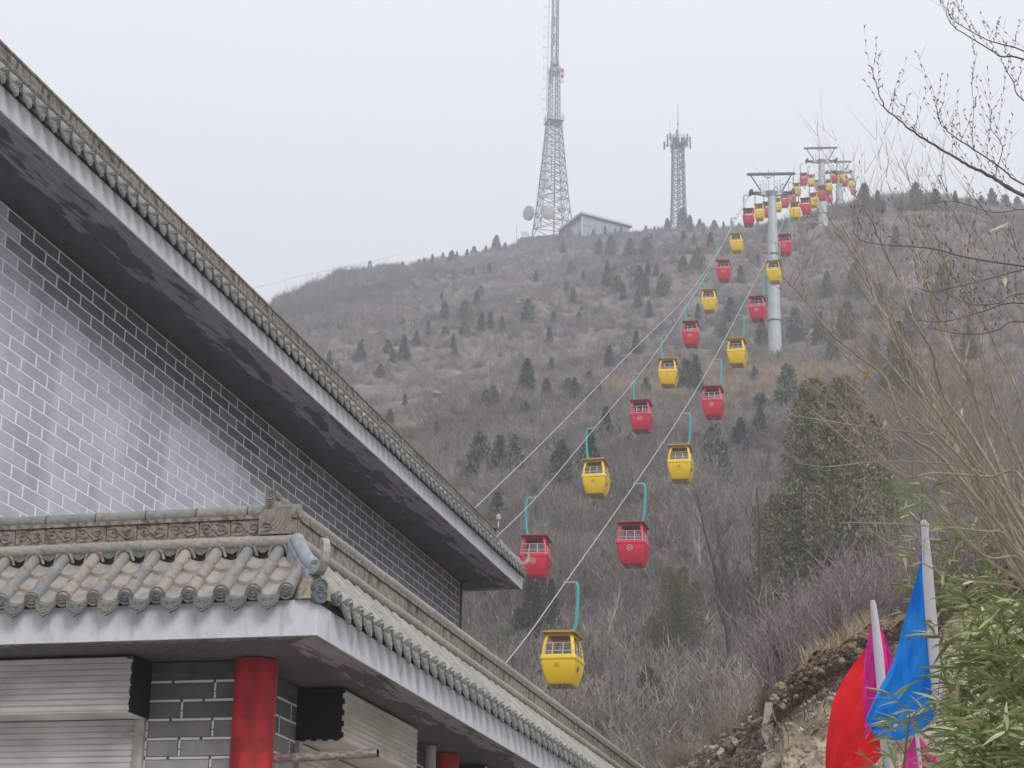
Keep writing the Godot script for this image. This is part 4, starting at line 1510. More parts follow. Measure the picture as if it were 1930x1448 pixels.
# bare tree: returns trunk with limbs, and the twigs
func bare_tree_meshes(h: float, r: float, seed_: int, lean: float, fan: float) -> Array:
	rng.seed = seed_
	var limbs := MB.new()
	var fine := MB.new()
	var trunks := 1 + rng.randi() % 3
	for t in trunks:
		var p := Vector3(rng.randf_range(-0.05, 0.05), -0.03, rng.randf_range(-0.05, 0.05))
		var d := (Vector3.UP + rand_dir(0.0) * lean).normalized()
		var n := 6
		var path := [p]
		var rad := [r]
		for s in n:
			d = (d + rand_dir(0.25) * 0.14).normalized()
			p += d * h / n * rng.randf_range(0.85, 1.1)
			path.append(p)
			rad.append(r * (1.0 - 0.85 * (s + 1.0) / n))
		limbs.tube(path, rad, 6, false)
		for b in 11:
			var f := rng.randf_range(0.22, 0.95)
			var i := int(f * n)
			var o: Vector3 = path[i].lerp(path[mini(i + 1, n)], f * n - i)
			var bd := (rand_dir(rng.randf_range(0.5, 1.6)) * fan + Vector3.UP * 0.5).normalized()
			var l := h * (1.05 - f) * rng.randf_range(0.3, 0.55)
			var bp := [o]
			var br := [r * (1.0 - 0.8 * f) * 0.5]
			for s in 4:
				bd = (bd + Vector3.UP * 0.1 + rand_dir(0.2) * 0.18).normalized()
				bp.append(bp[-1] + bd * l / 4.0)
				br.append(br[0] * (1.0 - 0.2 * (s + 1)))
			limbs.tube(bp, br, 5, false)
			for s in 9:
				var e := rng.randf_range(0.15, 1.0) * 4.0
				var ei := mini(int(e), 3)
				var q: Vector3 = bp[ei].lerp(bp[ei + 1], e - ei)
				var td := (bd + rand_dir(0.7) * 0.9).normalized()
				var tl := h * rng.randf_range(0.06, 0.14)
				var q1 := q + td * tl * 0.5
				var q2 := q1 + (td + Vector3.UP * 0.2 + rand_dir(0.2) * 0.3).normalized() * tl * 0.5
				twig(fine, q, q1, br[0] * 0.28, br[0] * 0.2)
				twig(fine, q1, q2, br[0] * 0.2, br[0] * 0.1)
				for g in 2:
					var q3 := q.lerp(q2, rng.randf_range(0.3, 0.9))
					twig(fine, q3, q3 + (td + rand_dir(0.3)).normalized() * tl * 0.5, br[0] * 0.16, br[0] * 0.08)
	return [limbs, fine]

const SHADES := ["dark green", "grey-green", "dull olive", "deep green", "blue-grey"]

# [column, row of the foot, height] of the evergreens that stand out on the slope, in the photograph's pixels
const EVERGREENS := [
	[807, 630, 22], [875, 630, 22], [832, 569, 16], [838, 601, 28], [876, 600, 30], [898, 578, 25], [906, 560, 19], [907, 630, 34], [924, 621, 28], [946, 627, 27], [731, 667, 22], [761, 680, 40], [740, 682, 22], [679, 682, 34], [717, 712, 22], [858, 674, 20], [854, 658, 25], [839, 640, 19], [784, 648, 19], [922, 517, 19], [892, 518, 10], [1010, 530, 16], [994, 615, 44], [1042, 615, 24], [1035, 650, 29], [993, 742, 56], [1030, 757, 37], [1039, 709, 31], [930, 761, 31], [916, 767, 25], [990, 794, 34], [763, 770, 19], [734, 806, 31], [908, 860, 31], [945, 860, 25], [970, 862, 25], [822, 831, 16], [620, 694, 28], [638, 712, 19],
	[1061, 475, 20], [1076, 518, 23], [1080, 569, 24], [1068, 550, 14], [1099, 531, 18], [1129, 481, 26], [1151, 486, 36], [1188, 486, 31], [1218, 489, 36], [1227, 458, 15], [1145, 540, 31], [1164, 550, 26], [1175, 566, 26], [1145, 512, 20], [1205, 543, 36], [1221, 520, 26], [1237, 521, 18], [1216, 559, 36], [1250, 559, 36], [1202, 580, 29], [1223, 597, 26], [1289, 458, 20], [1308, 461, 14], [1326, 445, 14], [1340, 470, 28], [1316, 510, 36], [1288, 512, 26], [1397, 532, 27], [1148, 690, 33], [1199, 667, 36], [1111, 729, 22], [1083, 753, 36], [1070, 744, 24], [1129, 756, 27], [1218, 753, 36], [1045, 610, 20], [1091, 610, 20], [1377, 604, 38], [1364, 642, 30], [1294, 740, 52], [1313, 746, 64], [1316, 604, 27], [1429, 499, 17],
	[1437, 791, 42], [1428, 782, 32], [1350, 862, 44], [1397, 862, 62], [1434, 840, 58], [1142, 824, 50], [1423, 722, 20], [1437, 651, 38],
	[903, 893, 66], [940, 906, 72], [969, 900, 56], [936, 1004, 62], [1347, 895, 80], [1367, 928, 62], [1487, 778, 76], [1570, 688, 52], [1615, 566, 60], [1500, 640, 50], [1660, 600, 54], [1690, 480, 44], [1545, 650, 52], [1058, 925, 74], [1112, 890, 66], [1598, 640, 58], [1720, 640, 60], [1780, 560, 50], [1830, 680, 66], [1650, 690, 50], [1560, 560, 40]]
const CREST_TREES := [
	[788, 485, 13], [799, 485, 11], [817, 497, 20], [758, 493, 14], [837, 478, 10], [849, 494, 16], [878, 470, 14], [896, 470, 16], [936, 466, 19], [954, 456, 18], [975, 452, 14], [1215, 430, 19], [1204, 447, 16], [1259, 424, 19], [1289, 428, 30], [1304, 434, 24], [1320, 420, 15], [1329, 420, 12], [1345, 421, 17], [1378, 417, 15], [1142, 440, 18], [1156, 440, 18], [1173, 434, 12], [1119, 438, 14], [1054, 456, 19], [1072, 448, 16], [1090, 446, 15], [1235, 432, 14], [1360, 424, 12], [1395, 424, 14], [1412, 420, 16], [1425, 424, 13], [1634, 398, 34], [1652, 398, 30], [1668, 398, 24], [1688, 396, 20], [1702, 394, 28], [1726, 394, 34], [1748, 393, 24], [1766, 392, 30], [1784, 392, 18], [1804, 392, 24], [1826, 390, 20], [1850, 390, 28], [1872, 390, 34], [1896, 390, 22], [1916, 390, 28], [1016, 452, 12], [1003, 455, 14], [860, 480, 12], [916, 466, 12]]

const ORD := ["first", "second", "third", "fourth", "fifth", "sixth", "seventh", "eighth", "ninth", "tenth", "eleventh", "twelfth", "thirteenth", "fourteenth", "fifteenth", "sixteenth", "seventeenth", "eighteenth", "nineteenth", "twentieth"]

func ordinal(k: int) -> String:
	if k < 20:
		return ORD[k]
	var n := k + 1
	var tens := n / 10
	if n % 10 == 0:
		return ["thirtieth", "fortieth", "fiftieth"][tens - 3]
	return ["twenty-", "thirty-", "forty-", "fifty-"][tens - 2] + ORD[n % 10 - 1]

func build_hill() -> void:
	# terrain in rings round the valley floor
	var m := MB.new()
	var g := []
	var rows := 150
	var cols := 220
	for i in rows:
		var f := float(i) / (rows - 1)
		var d := 34.0 + 646.0 * (0.45 * f + 0.55 * f * f)
		var line := []
		for j in cols:
			var a := lerpf(-1.0, 1.0, float(j) / (cols - 1))
			a = a * (0.35 + 0.65 * a * a)
			var dir := heading * cos(a) + side * sin(a)
			line.append(Vector3(dir.x * d, hill_y(dir.x * d, dir.z * d) - 0.15, dir.z * d))
		g.append(line)
	m.sheet(g, Vector3.UP)
	kind(put("hillside", m, M.earth), "structure")
	var flat := MB.new()
	flat.lathe(Vector3(), Vector3.UP, [Vector2(3000, -0.35), Vector2(300, -0.3), Vector2(40, -0.02), Vector2(0, 0)], 48)
	kind(put("ground", flat, M.ground), "structure")

func build_scrub() -> void:
	rng.seed = 500
	var meshes := []
	for k in 4:
		meshes.append(bush_mesh(13, 3, 1.0, 0.022).mesh())
	for k in 2:
		meshes.append(bush_mesh(9, 3, 0.55, 0.02).mesh())
	var lists := [[], [], [], [], [], []]
	var cols := [[], [], [], [], [], []]
	var tone := FastNoiseLite.new()
	tone.seed = 6
	tone.frequency = 0.03
	var placed := 0
	while placed < 78000:
		var a := rng.randf_range(-0.30, 0.31)
		var d := sqrt(rng.randf_range(52.0 * 52.0, 500.0 * 500.0)) if rng.randf() < 0.72 else rng.randf_range(50.0, 150.0)
		var dir := heading * cos(a) + side * sin(a)
		var x := dir.x * d
		var z := dir.z * d
		placed += 1
		var thin := tone.get_noise_2d(x * 1.5 + 90.0, z * 1.5)
		if thin < -0.35 and rng.randf() < 0.7:
			continue
		if x < -4.0 and x > -21.0 and z > -40.0:
			continue
		var p := Vector3(x, hill_y(x, z) - 0.1, z)
		# open ground below the first pylon
		if p.distance_to(bare_spot) < 14.0 and rng.randf() < 0.8:
			continue
		var near := smoothstep(150.0, 60.0, d)
		var k := rng.randi() % 6 if rng.randf() < 0.35 + 0.4 * near else rng.randi() % 4
		var s := rng.randf_range(1.0, 1.9) * lerpf(0.62, 1.25, near)
		var far_left := smoothstep(-0.04, -0.1, a) * smoothstep(250.0, 340.0, d)
		s *= 1.0 + 0.6 * far_left
		if k > 3:
			s *= 1.25
		var b := Basis(Vector3.UP, rng.randf() * TAU) * Basis(Vector3.RIGHT, rng.randf_range(-0.15, 0.15))
		lists[k].append(Transform3D(b.scaled(Vector3(s, s * rng.randf_range(0.7, 1.15), s)), p))
		var v := rng.randf_range(0.75, 1.25) * (1.0 + 0.45 * tone.get_noise_2d(x, z)) * (1.0 - 0.16 * near) * (1.0 - 0.2 * far_left)
		var warm := clampf(0.3 + 0.9 * tone.get_noise_2d(x * 0.7 + 40.0, z * 0.7) + 0.4 * near, 0.0, 1.0)
		var c := Color(0.295, 0.27, 0.268).lerp(Color(0.37, 0.305, 0.258), warm * (0.45 + 0.55 * near))
		if rng.randf() < 0.1:
			c = Color(0.46, 0.42, 0.385)
		if rng.randf() < 0.05:
			c = Color(0.19, 0.21, 0.15)
		cols[k].append(Color(c.r * v, c.g * v, c.b * v))
	for k in 6:
		scatter("bare_scrub", meshes[k], M.plant, lists[k], cols[k])
	# dry grass: on the open ground and thinly all over the lower slope
	var gm := MB.new()
	for k in 26:
		var d := rand_dir(rng.randf_range(0.8, 2.5))
		var p := Vector3(rng.randf_range(-0.3, 0.3), -0.05, rng.randf_range(-0.3, 0.3))
		var q := p + d * 0.3
		twig(gm, p, q, 0.012, 0.008)
		twig(gm, q, q + (d + Vector3(d.x, -0.4, d.z) * 0.6) * 0.2, 0.008, 0.001)
	var gl := []
	var gc := []
	for k in 9000:
		var p: Vector3
		if k < 3000:
			var a := rng.randf() * TAU
			p = bare_spot + Vector3(cos(a), 0, sin(a)) * 17.0 * sqrt(rng.randf())
		else:
			var a := rng.randf_range(-0.28, 0.3)
			var d := rng.randf_range(50.0, 190.0)
			p = (heading * cos(a) + side * sin(a)) * d
			if p.x < -4.0 and p.x > -21.0 and p.z > -40.0:
				continue
		p.y = hill_y(p.x, p.z) - 0.1
		var s := rng.randf_range(0.9, 2.0)
		gl.append(Transform3D(Basis(Vector3.UP, rng.randf() * TAU).scaled(Vector3(s, s, s)), p))
		var v := rng.randf_range(0.7, 1.2)
		gc.append(Color(0.55 * v, 0.45 * v, 0.35 * v))
	scatter("dry_grass", gm.mesh(), M.plant, gl, gc)

var bare_spot := Vector3()

func build_evergreens() -> void:
	var kinds := []
	for k in 5:
		var tone: Color = [Color(0.185, 0.215, 0.175), Color(0.22, 0.245, 0.205), Color(0.235, 0.235, 0.18), Color(0.165, 0.195, 0.165), Color(0.2, 0.225, 0.215)][k]
		kinds.append(crown_mesh(1.0, [0.30, 0.38, 0.46, 0.27, 0.34][k], 1300, 0.10, [0.8, 0.65, 0.55, 0.9, 0.7][k], 40 + k, tone, 0.06).mesh())
	var stem := trunk_mesh(0.9, 0.03).mesh()
	var plant := func(x: float, y: float, h: float, k: int, label: String, group: String) -> void:
		var p := hill_at(x, y)
		var hh := maxf(h * p.distance_to(EYE) / F * 1.22, 1.5)
		var o := thing("evergreen_tree", label, "tree", p - Vector3.UP * 0.15, group)
		put("crown", kinds[k], M.plant, o)
		put("trunk", stem, M.bark, o)
		o.scale = Vector3(hh, hh, hh) * Vector3(rng.randf_range(0.85, 1.2), 1, rng.randf_range(0.85, 1.2))
		o.rotation.y = rng.randf() * TAU
	rng.seed = 90
	# name each by the row of the slope it stands in and its place along that row
	var bands := [[[], 0, 520, "just below the crest"], [[], 520, 565, "in the highest belt"], [[], 565, 610, "in the second highest belt"], [[], 610, 660, "on the middle slope"], [[], 660, 710, "under the middle slope"], [[], 710, 770, "above the thick scrub"], [[], 770, 870, "among the thick scrub under the cabins"], [[], 870, 1100, "near the foot of the slope"]]
	var all := EVERGREENS.duplicate()
	all.sort_custom(func(a, b): return a[0] < b[0])
	for q in all:
		for b in bands:
			if q[1] >= b[1] and q[1] < b[2]:
				b[0].append(q)
	for b in bands:
		for k in b[0].size():
			var q: Array = b[0][k]
			var s := rng.randi() % 5
			plant.call(q[0], q[1], q[2], s, "%s evergreen %s, %s counting from the hall roof" % [SHADES[s], b[3], ordinal(k)], "evergreens on the hillside")
	var crest := CREST_TREES.duplicate()
	crest.sort_custom(func(a, b): return a[0] < b[0])
	for k in crest.size():
		var q: Array = crest[k]
		var s := rng.randi() % 5
		plant.call(q[0] + rng.randf_range(-4, 4), q[1] + 2, q[2] * rng.randf_range(0.65, 1.35), s, "%s evergreen on the skyline, %s counting from the hall roof" % [SHADES[s], ordinal(k)], "evergreens along the crest")
	# the large ones near the foot of the slope
	for q in [
		[1562, 1238, 520, 285, 70000, Color(0.285, 0.29, 0.19), "largest evergreen, a broad olive-brown tree behind the flags and bare branches", 0.36, 12, 0.3],
		[1268, 1292, 215, 128, 24000, Color(0.22, 0.225, 0.14), "bushy olive evergreen between the lowest cabins and the rubble slope", 0.45, 13, 0.2],
		[1222, 1392, 120, 84, 9900, Color(0.14, 0.155, 0.105), "low dark evergreen bush under the bushy olive one", 0.35, 14, 0.15],
		[1003, 1250, 175, 98, 16000, Color(0.145, 0.17, 0.13), "dark conical evergreen behind the lowest yellow cabin", 0.7, 15, 0.05],
		[1700, 760, 150, 110, 9900, Color(0.10, 0.12, 0.095), "hazy dark evergreen behind the tangle of bare branches", 0.6, 16, 0.1]]:
		var p := hill_at(q[0], q[1])
		var k := p.distance_to(EYE) / F
		var h: float = q[2] * k * 1.05
		var o := thing("evergreen_tree", q[6], "tree", p)
		var leaf: float = h * (0.0135 if q[4] > 20000 else 0.024)
		var w: float = q[3] * k * 0.59
		var masses := [[-0.08, 0.0, 0.0, 0.98, 0.66, 0.3], [-0.5, 0.05, -0.04, 0.6, 0.58, 0.16], [0.26, -0.1, 0.05, 0.93, 0.62, 0.26], [0.6, 0.2, 0.2, 0.68, 0.5, 0.16], [0.1, -0.35, 0.28, 0.55, 0.55, 0.14]] if q[4] > 10000 else [[0.0, 0.0, 0.0, 1.0, 0.9, 0.6], [-0.25, 0.2, 0.0, 0.5, 0.6, 0.25], [0.3, 0.1, 0.05, 0.6, 0.5, 0.15]]
		var n := 0
		for c in masses:
			put("crown", crown_mesh(h * c[3], w * c[4], int(q[4] * c[5] * 1.3), leaf, q[7], q[8] * 10 + n, q[5], q[9]), M.plant, o, side * w * c[0] + heading * w * c[1] + Vector3.UP * h * c[2])
			n += 1
		put("trunk", trunk_mesh(h * 0.9, h * 0.02), M.bark, o)
		var limbs := MB.new()
		for j in 14:
			var y := h * rng.randf_range(0.15, 0.75)
			var d := rand_dir(0.5)
			limbs.tube([Vector3(0, y - 0.05, 0), Vector3(0, y, 0) + d * q[3] * k * 0.3], [h * 0.008, h * 0.002], 4, false)
		put("limbs", limbs, M.bark, o)

func build_bare_trees() -> void:
	var protos := []
	for k in 6:
		protos.append(bare_tree_meshes(1.0, 0.016, 70 + k, [0.15, 0.25, 0.35, 0.1, 0.3, 0.45][k], [1.0, 0.8, 1.2, 0.6, 1.0, 1.3][k]).map(func(m): return m.mesh()))
	rng.seed = 31
	# column, row of the foot, height, paleness, where
	var list := [
		[770, 618, 36, 2, "lone pale bare tree high on the hazy shoulder of the hill"], [735, 655, 30, 1, "grey bare sapling by the sandy patch on the hazy shoulder"], [648, 660, 34, 1, "pale thin tree on the hazy shoulder next to the hall roof"],
		[895, 680, 58, 2, "white-limbed bare tree in the middle of the slope"], [922, 712, 55, 2, "slim white-stemmed tree just below the white-limbed one"], [978, 648, 50, 1, "pale bare tree beside a clump of evergreens on the middle slope"],
		[703, 770, 40, 1, "thin grey tree against the edge of the hall roof"], [830, 870, 55, 1, "bare grey bush-tree above the long hall eave"], [1180, 640, 46, 0, "dark forked tree in the middle of the scrub"],
		[905, 925, 62, 2, "pale bare tree with arching limbs right above the hall eave"], [1120, 980, 70, 2, "white-limbed tree hanging below the yellow cabin of the upper row"], [1085, 1010, 64, 1, "bare tree between the two lowest cabins of the upper row"],
		[1240, 1130, 120, 1, "grey bare tree under the red cabin marked 34"], [1330, 1100, 150, 2, "tall pale bare tree beside the red cabin marked 34"], [1405, 1330, 420, 0, "tall dark bare tree with a straight double trunk above the rubble slope"],
		[1300, 1250, 200, 0, "leaning dark bare tree in front of the bushy olive evergreen"], [1130, 1260, 180, 2, "pale spreading tree whose limbs reach past the lowest yellow cabin"], [1400, 1010, 110, 2, "bright bare shrub-tree with a fan of limbs by the largest evergreen"],
		[950, 1180, 130, 1, "bare grey tree just beyond the end of the hall wall"], [905, 1140, 110, 2, "pale thin tree beyond the corner of the hall wall"], [1160, 1400, 170, 1, "thin bare tree low beside the shop's tiled roof"],
		[1370, 1200, 150, 1, "tangled bare tree above the rubble slope"], [1480, 1170, 130, 0, "dark bare tree below the largest evergreen"], [1540, 1210, 120, 1, "grey bare tree just over the dry grass on the bank"], [1640, 1150, 130, 0, "purple-grey bare tree behind the pink flag"],
		[1000, 880, 46, 1, "small bare tree left alone under the yellow cabin's rope"], [1330, 1360, 110, 1, "low bare tree at the edge of the rubble"], [1255, 1440, 120, 1, "bare bush-tree at the foot of the slope by the tiled roof"], [1690, 900, 150, 1, "hazy bare tree to the side of the largest evergreen"]]
	for q in list:
		var k := rng.randi() % 6
		var p := hill_at(q[0], q[1])
		var h: float = q[2] * p.distance_to(EYE) / F
		var o := thing("bare_tree", q[4], "tree", p, "bare trees on the hillside")
		put("trunk", protos[k][0], M.wood[q[3]], o)
		put("twigs", protos[k][1], M.wood[q[3]], o)
		o.scale = Vector3(h, h, h)
		o.rotation.y = rng.randf() * TAU

func rock_mesh(seed_: int, r: Vector3, rough: float) -> MB:
	var n := FastNoiseLite.new()
	n.seed = seed_
	n.frequency = 0.9
	var m := MB.new()
	var g := []
	for i in 7:
		var line := []
		for j in 11:
			var a := TAU * (j % 10) / 10.0
			var b := PI * i / 6.0 - PI / 2
			var d := Vector3(cos(a) * cos(b), sin(b), sin(a) * cos(b))
			var k := 1.0 + rough * n.get_noise_3d(d.x * 1.4, d.y * 1.4, d.z * 1.4) + rough * 0.5 * n.get_noise_3d(d.x * 4.0, d.y * 4.0, d.z * 4.0)
			line.append(d * r * k)
		g.append(line)
	for i in 6:
		for j in 10:
			m.quad(g[i][j], g[i][j + 1], g[i + 1][j + 1], g[i + 1][j], g[i][j] + g[i + 1][j + 1])
	return m

func build_outcrops() -> void:
	var where := [
		[703, 640, 34, "tan sandy rock outcrop on the hazy shoulder of the hill"], [866, 718, 34, "pale cracked outcrop on the middle slope"], [812, 745, 26, "low yellowish outcrop next to the cracked one"], [985, 570, 18, "small tan outcrop among evergreens under the tallest mast"],
		[1535, 424, 16, "pale boulder beside the foot of the second pylon"], [1265, 775, 24, "flat pale stone slab beneath the second yellow cabin"], [1365, 735, 18, "grey stone heap below the first pylon"], [1418, 700, 14, "small pale stone at the side of the first pylon's footing"], [1300, 745, 14, "scatter stone on the open ground below the first pylon"]]
	for k in where.size():
		var q: Array = where[k]
		var p := hill_at(q[0], q[1])
		var s: float = q[2] * p.distance_to(EYE) / F * 0.6
		var o := put("rock_outcrop", rock_mesh(k + 3, Vector3(s, s * 0.62, s * 0.8), 0.9), M.rock_tan if k < 4 else M.rock_grey, null, p + Vector3.UP * s * 0.05)
		tag(o, q[3], "rock")

# ---------------------------------------------------------------- cut bank, flags, bamboo and the branches close by
func build_bank() -> void:
	var bank := Node3D.new()
	bank.name = "earth_bank"
	add_child(bank)
	kind(bank, "structure")
	var n := FastNoiseLite.new()
	n.seed = 8
	n.frequency = 0.55
	n.fractal_octaves = 4
	var edge := [[1452, 1322], [1472, 1296], [1500, 1268], [1535, 1248], [1575, 1232], [1610, 1208], [1645, 1186], [1690, 1178], [1740, 1168], [1800, 1120], [1880, 1080], [2000, 1060], [2200, 1040]]
	var ey := func(x: float) -> float:
		for k in edge.size() - 1:
			if x <= edge[k + 1][0]:
				return remap(x, edge[k][0], edge[k + 1][0], edge[k][1], edge[k + 1][1])
		return edge[-1][1]
	var face := []
	var lip := []
	var top := []
	for i in 34:
		var f := i / 33.0
		var fl := []
		var ll := []
		var tl := []
		for j in 70:
			var x := 1456.0 + 700.0 * pow(j / 69.0, 1.15)
			var y0: float = ey.call(x)
			# rock face from the foot to two thirds of the height
			var band := 66.0 - 22.0 * smoothstep(1460.0, 1700.0, x)
			var y := lerpf(1580.0, y0 + band * 0.75, f)
			var d := 24.5 + 0.45 * f
			var p := at(x - 16.0 * f * (1.0 - j / 69.0), y, d)
			var w := n.get_noise_3d(p.x * 2.2, p.y * 2.2, p.z * 2.2)
			var w2 := n.get_noise_3d(p.x * 6.0, p.y * 6.0, p.z * 6.0)
			fl.append(p + heading * (-0.55 * absf(w) - 0.16 * w2) + side * 0.2 * w2)
			# overhanging lip of soil and roots
			var yl := lerpf(y0 + band + 6.0, y0, f)
			var q := at(x, yl, 25.0 - 0.42 * sin(f * PI) + (0.5 if f < 0.1 else 0.0))
			var v := n.get_noise_3d(q.x * 3.0, q.y * 3.0 + 50.0, q.z * 3.0)
			var v2 := n.get_noise_3d(q.x * 11.0, q.y * 11.0 + 50.0, q.z * 11.0)
			ll.append(q + heading * (-0.35 * v - 0.16 * v2) + Vector3.UP * (0.16 * v + 0.08 * v2))
			var yt := y0 - 34.0 * f
			var r := at(x, yt, 25.0 + 30.0 * f)
			r.y = maxf(r.y, hill_y(r.x, r.z) * 0.0 + r.y)
			tl.append(r + Vector3.UP * (0.25 * n.get_noise_2d(r.x * 2.0, r.z * 2.0)))
		face.append(fl)
		lip.append(ll)
		top.append(tl)
	var m := MB.new()
	m.sheet(face, -heading)
	put("rock_face", m, M.rock_pale, bank)
	var m2 := MB.new()
	m2.sheet(lip, -heading)
	put("soil_lip", m2, M.soil, bank)
	var m3 := MB.new()
	m3.sheet(top, Vector3.UP)
	put("bank_top", m3, M.soil, bank)
	# end of the bank, turned away from the road
	var end := []
	for i in 10:
		var line := []
		for j in 8:
			var y := lerpf(1580.0, 1324.0, i / 9.0)
			var p := at(1458.0 - 14.0 * j / 7.0 * (0.0 if i > 7 else 1.0), y, 24.3 + 10.0 * j / 7.0)
			line.append(p + side * 0.3 * n.get_noise_3d(p.x * 2.0, p.y * 2.0, p.z * 2.0))
		end.append(line)
	var m4 := MB.new()
	m4.sheet(end, -side)
	put("rock_face", m4, M.rock_pale, bank)
	rng.seed = 17
	# roots and clods hanging from the lip
	var roots := MB.new()
	for k in 70:
		var x := rng.randf_range(1456.0, 1660.0)
		var y: float = ey.call(x) + rng.randf_range(36.0, 62.0)
		var p := at(x, y, 24.55)
		var last := p
		for s in 3:
			var q := last + Vector3(rng.randf_range(-0.06, 0.06), -rng.randf_range(0.03, 0.13), rng.randf_range(-0.05, 0.05))
			twig(roots, last, q, 0.006, 0.004)
			last = q
	kind(put("hanging_roots", roots, M.wood[0], bank), "stuff")
	var stones := []
	for k in 8:
		stones.append(rock_mesh(60 + k, Vector3(1, 0.7, 0.85), 0.7).mesh())
	for k in 14:
		var x := rng.randf_range(1454.0, 1668.0)
		var y: float = ey.call(x) + rng.randf_range(-3.0, 44.0)
		var o := put("stone", stones[k % 8], pick([M.rock_grey, M.soil_pale, M.soil_pale]), bank, at(x, y, 24.5) - heading * 0.1)
		var s := rng.randf_range(0.02, 0.075)
		o.basis = Basis.from_euler(Vector3(rng.randf() * 6.0, rng.randf() * 6.0, 0)).scaled(Vector3(s, s, s))
	var clods := []
	var shade := []
	for k in 620:
		var on_lip := k < 480
		var x := 1456.0 + (230.0 if on_lip else 150.0) * rng.randf()
		var y: float = ey.call(x) + (rng.randf_range(-4.0, 48.0) if on_lip else rng.randf_range(62.0, 200.0))
		var p := at(x, y, 24.6 if on_lip else 24.42) - heading * rng.randf_range(-0.1, 0.12)
		var s := 0.01 + 0.04 * pow(rng.randf(), 2.5)
		clods.append(Transform3D(Basis.from_euler(Vector3(rng.randf() * 6.0, rng.randf() * 6.0, rng.randf() * 6.0)).scaled(Vector3(s, s * 0.7, s)), p))
		var v := rng.randf_range(0.5, 1.25)
		shade.append(Color(0.27 * v, 0.21 * v, 0.165 * v) if on_lip else Color(0.5 * v, 0.46 * v, 0.40 * v))
	scatter("clods", stones[1], M.plant, clods, shade, bank)
	# rubble slope at its foot
	var scree := Node3D.new()
	scree.name = "rubble_slope"
	add_child(scree)
	kind(scree, "structure")
	var g := []
	var pt := func(u: float, v: float) -> Vector3:
		var a := at(1278, 1462, 37.0).lerp(at(1478, 1318, 31.0), u)
		var b := at(1240, 1620, 33.0).lerp(at(1486, 1580, 26.5), u)
		var p := a.lerp(b, v)
		return p + Vector3.UP * (0.30 * n.get_noise_2d(p.x * 1.5, p.z * 1.5) + 0.12 * n.get_noise_2d(p.x * 6.0, p.z * 6.0))
	for i in 24:
		var line := []
		for j in 30:
			line.append(pt.call(j / 29.0, i / 23.0))
		g.append(line)
	var m5 := MB.new()
	m5.sheet(g, Vector3.UP)
	put("slope", m5, M.soil, scree)
	var lists := []
	var cols := []
	for k in 2600:
		var p: Vector3 = pt.call(rng.randf(), rng.randf())
		var s := rng.randf_range(0.02, 0.06)
		lists.append(Transform3D(Basis.from_euler(Vector3(rng.randf() * 6.0, rng.randf() * 6.0, 0)).scaled(Vector3(s, s, s)), p))
		var v := rng.randf_range(0.5, 1.25)
		cols.append(Color(0.36 * v, 0.31 * v, 0.26 * v))
	scatter("gravel", stones[0], M.plant, lists, cols, scree)
	for k in 150:
		var p: Vector3 = pt.call(rng.randf(), pow(rng.randf(), 1.3) * 0.75)
		var s := rng.randf_range(0.05, 0.13) * (1.5 if k % 17 == 0 else 1.0)
		var o := put("stone", stones[k % 8], pick([M.rock_grey, M.rock_pale, M.soil_pale, M.rock_grey]), scree, p + Vector3.UP * s * 0.25)
		o.basis = Basis.from_euler(Vector3(rng.randf_range(-0.5, 0.5), rng.randf() * 6.0, rng.randf_range(-0.5, 0.5))).scaled(Vector3(s, s * 0.8, s))
	# straw tuft on the lip, and thin scrub along the top
	var tuft := MB.new()
	for k in 700:
		var x := rng.randf_range(1512.0, 1650.0)
		var p := at(x, ey.call(x) + rng.randf_range(-14.0, 10.0), rng.randf_range(24.9, 26.2))
		var d := (rand_dir(1.0) + side * 0.5).normalized()
		var q := p + d * rng.randf_range(0.12, 0.22)
		twig(tuft, p, q, 0.005, 0.004)
		twig(tuft, q, q + (d + Vector3(d.x, -0.5, d.z) * 0.6) * 0.12, 0.004, 0.001)
	tag(put("dry_grass_tuft", tuft, M.straw), "tuft of pale dry grass leaning over the top edge of the cut bank", "grass")
	get_child(get_child_count() - 1).set_meta("kind", "stuff")
	var bush := bush_mesh(14, 4, 1.0, 0.016).mesh()
	var bl := []
	var bc := []
	for k in 165:
		var x := rng.randf_range(1470.0, 2100.0)
		var f := rng.randf()
		var p := at(x, ey.call(x) - 34.0 * f, 25.3 + 30.0 * f)
		var s := rng.randf_range(0.5, 1.1) * (1.0 + f * 0.6)
		bl.append(Transform3D(Basis(Vector3.UP, rng.randf() * TAU).scaled(Vector3(s, s, s)), p))
		var v := rng.randf_range(0.7, 1.2)
		bc.append(Color(0.33 * v, 0.275 * v, 0.275 * v))
	for k in 16:
		var p: Vector3 = pt.call(rng.randf() * 0.9, rng.randf() * 0.06 - 0.03)
		var s := rng.randf_range(0.25, 0.5)
		bl.append(Transform3D(Basis(Vector3.UP, rng.randf() * TAU).scaled(Vector3(s, s, s)), p))
		var v := rng.randf_range(0.7, 1.2)
		bc.append(Color(0.36 * v, 0.28 * v, 0.2 * v))
	scatter("bank_scrub", bush, M.plant, bl, bc)

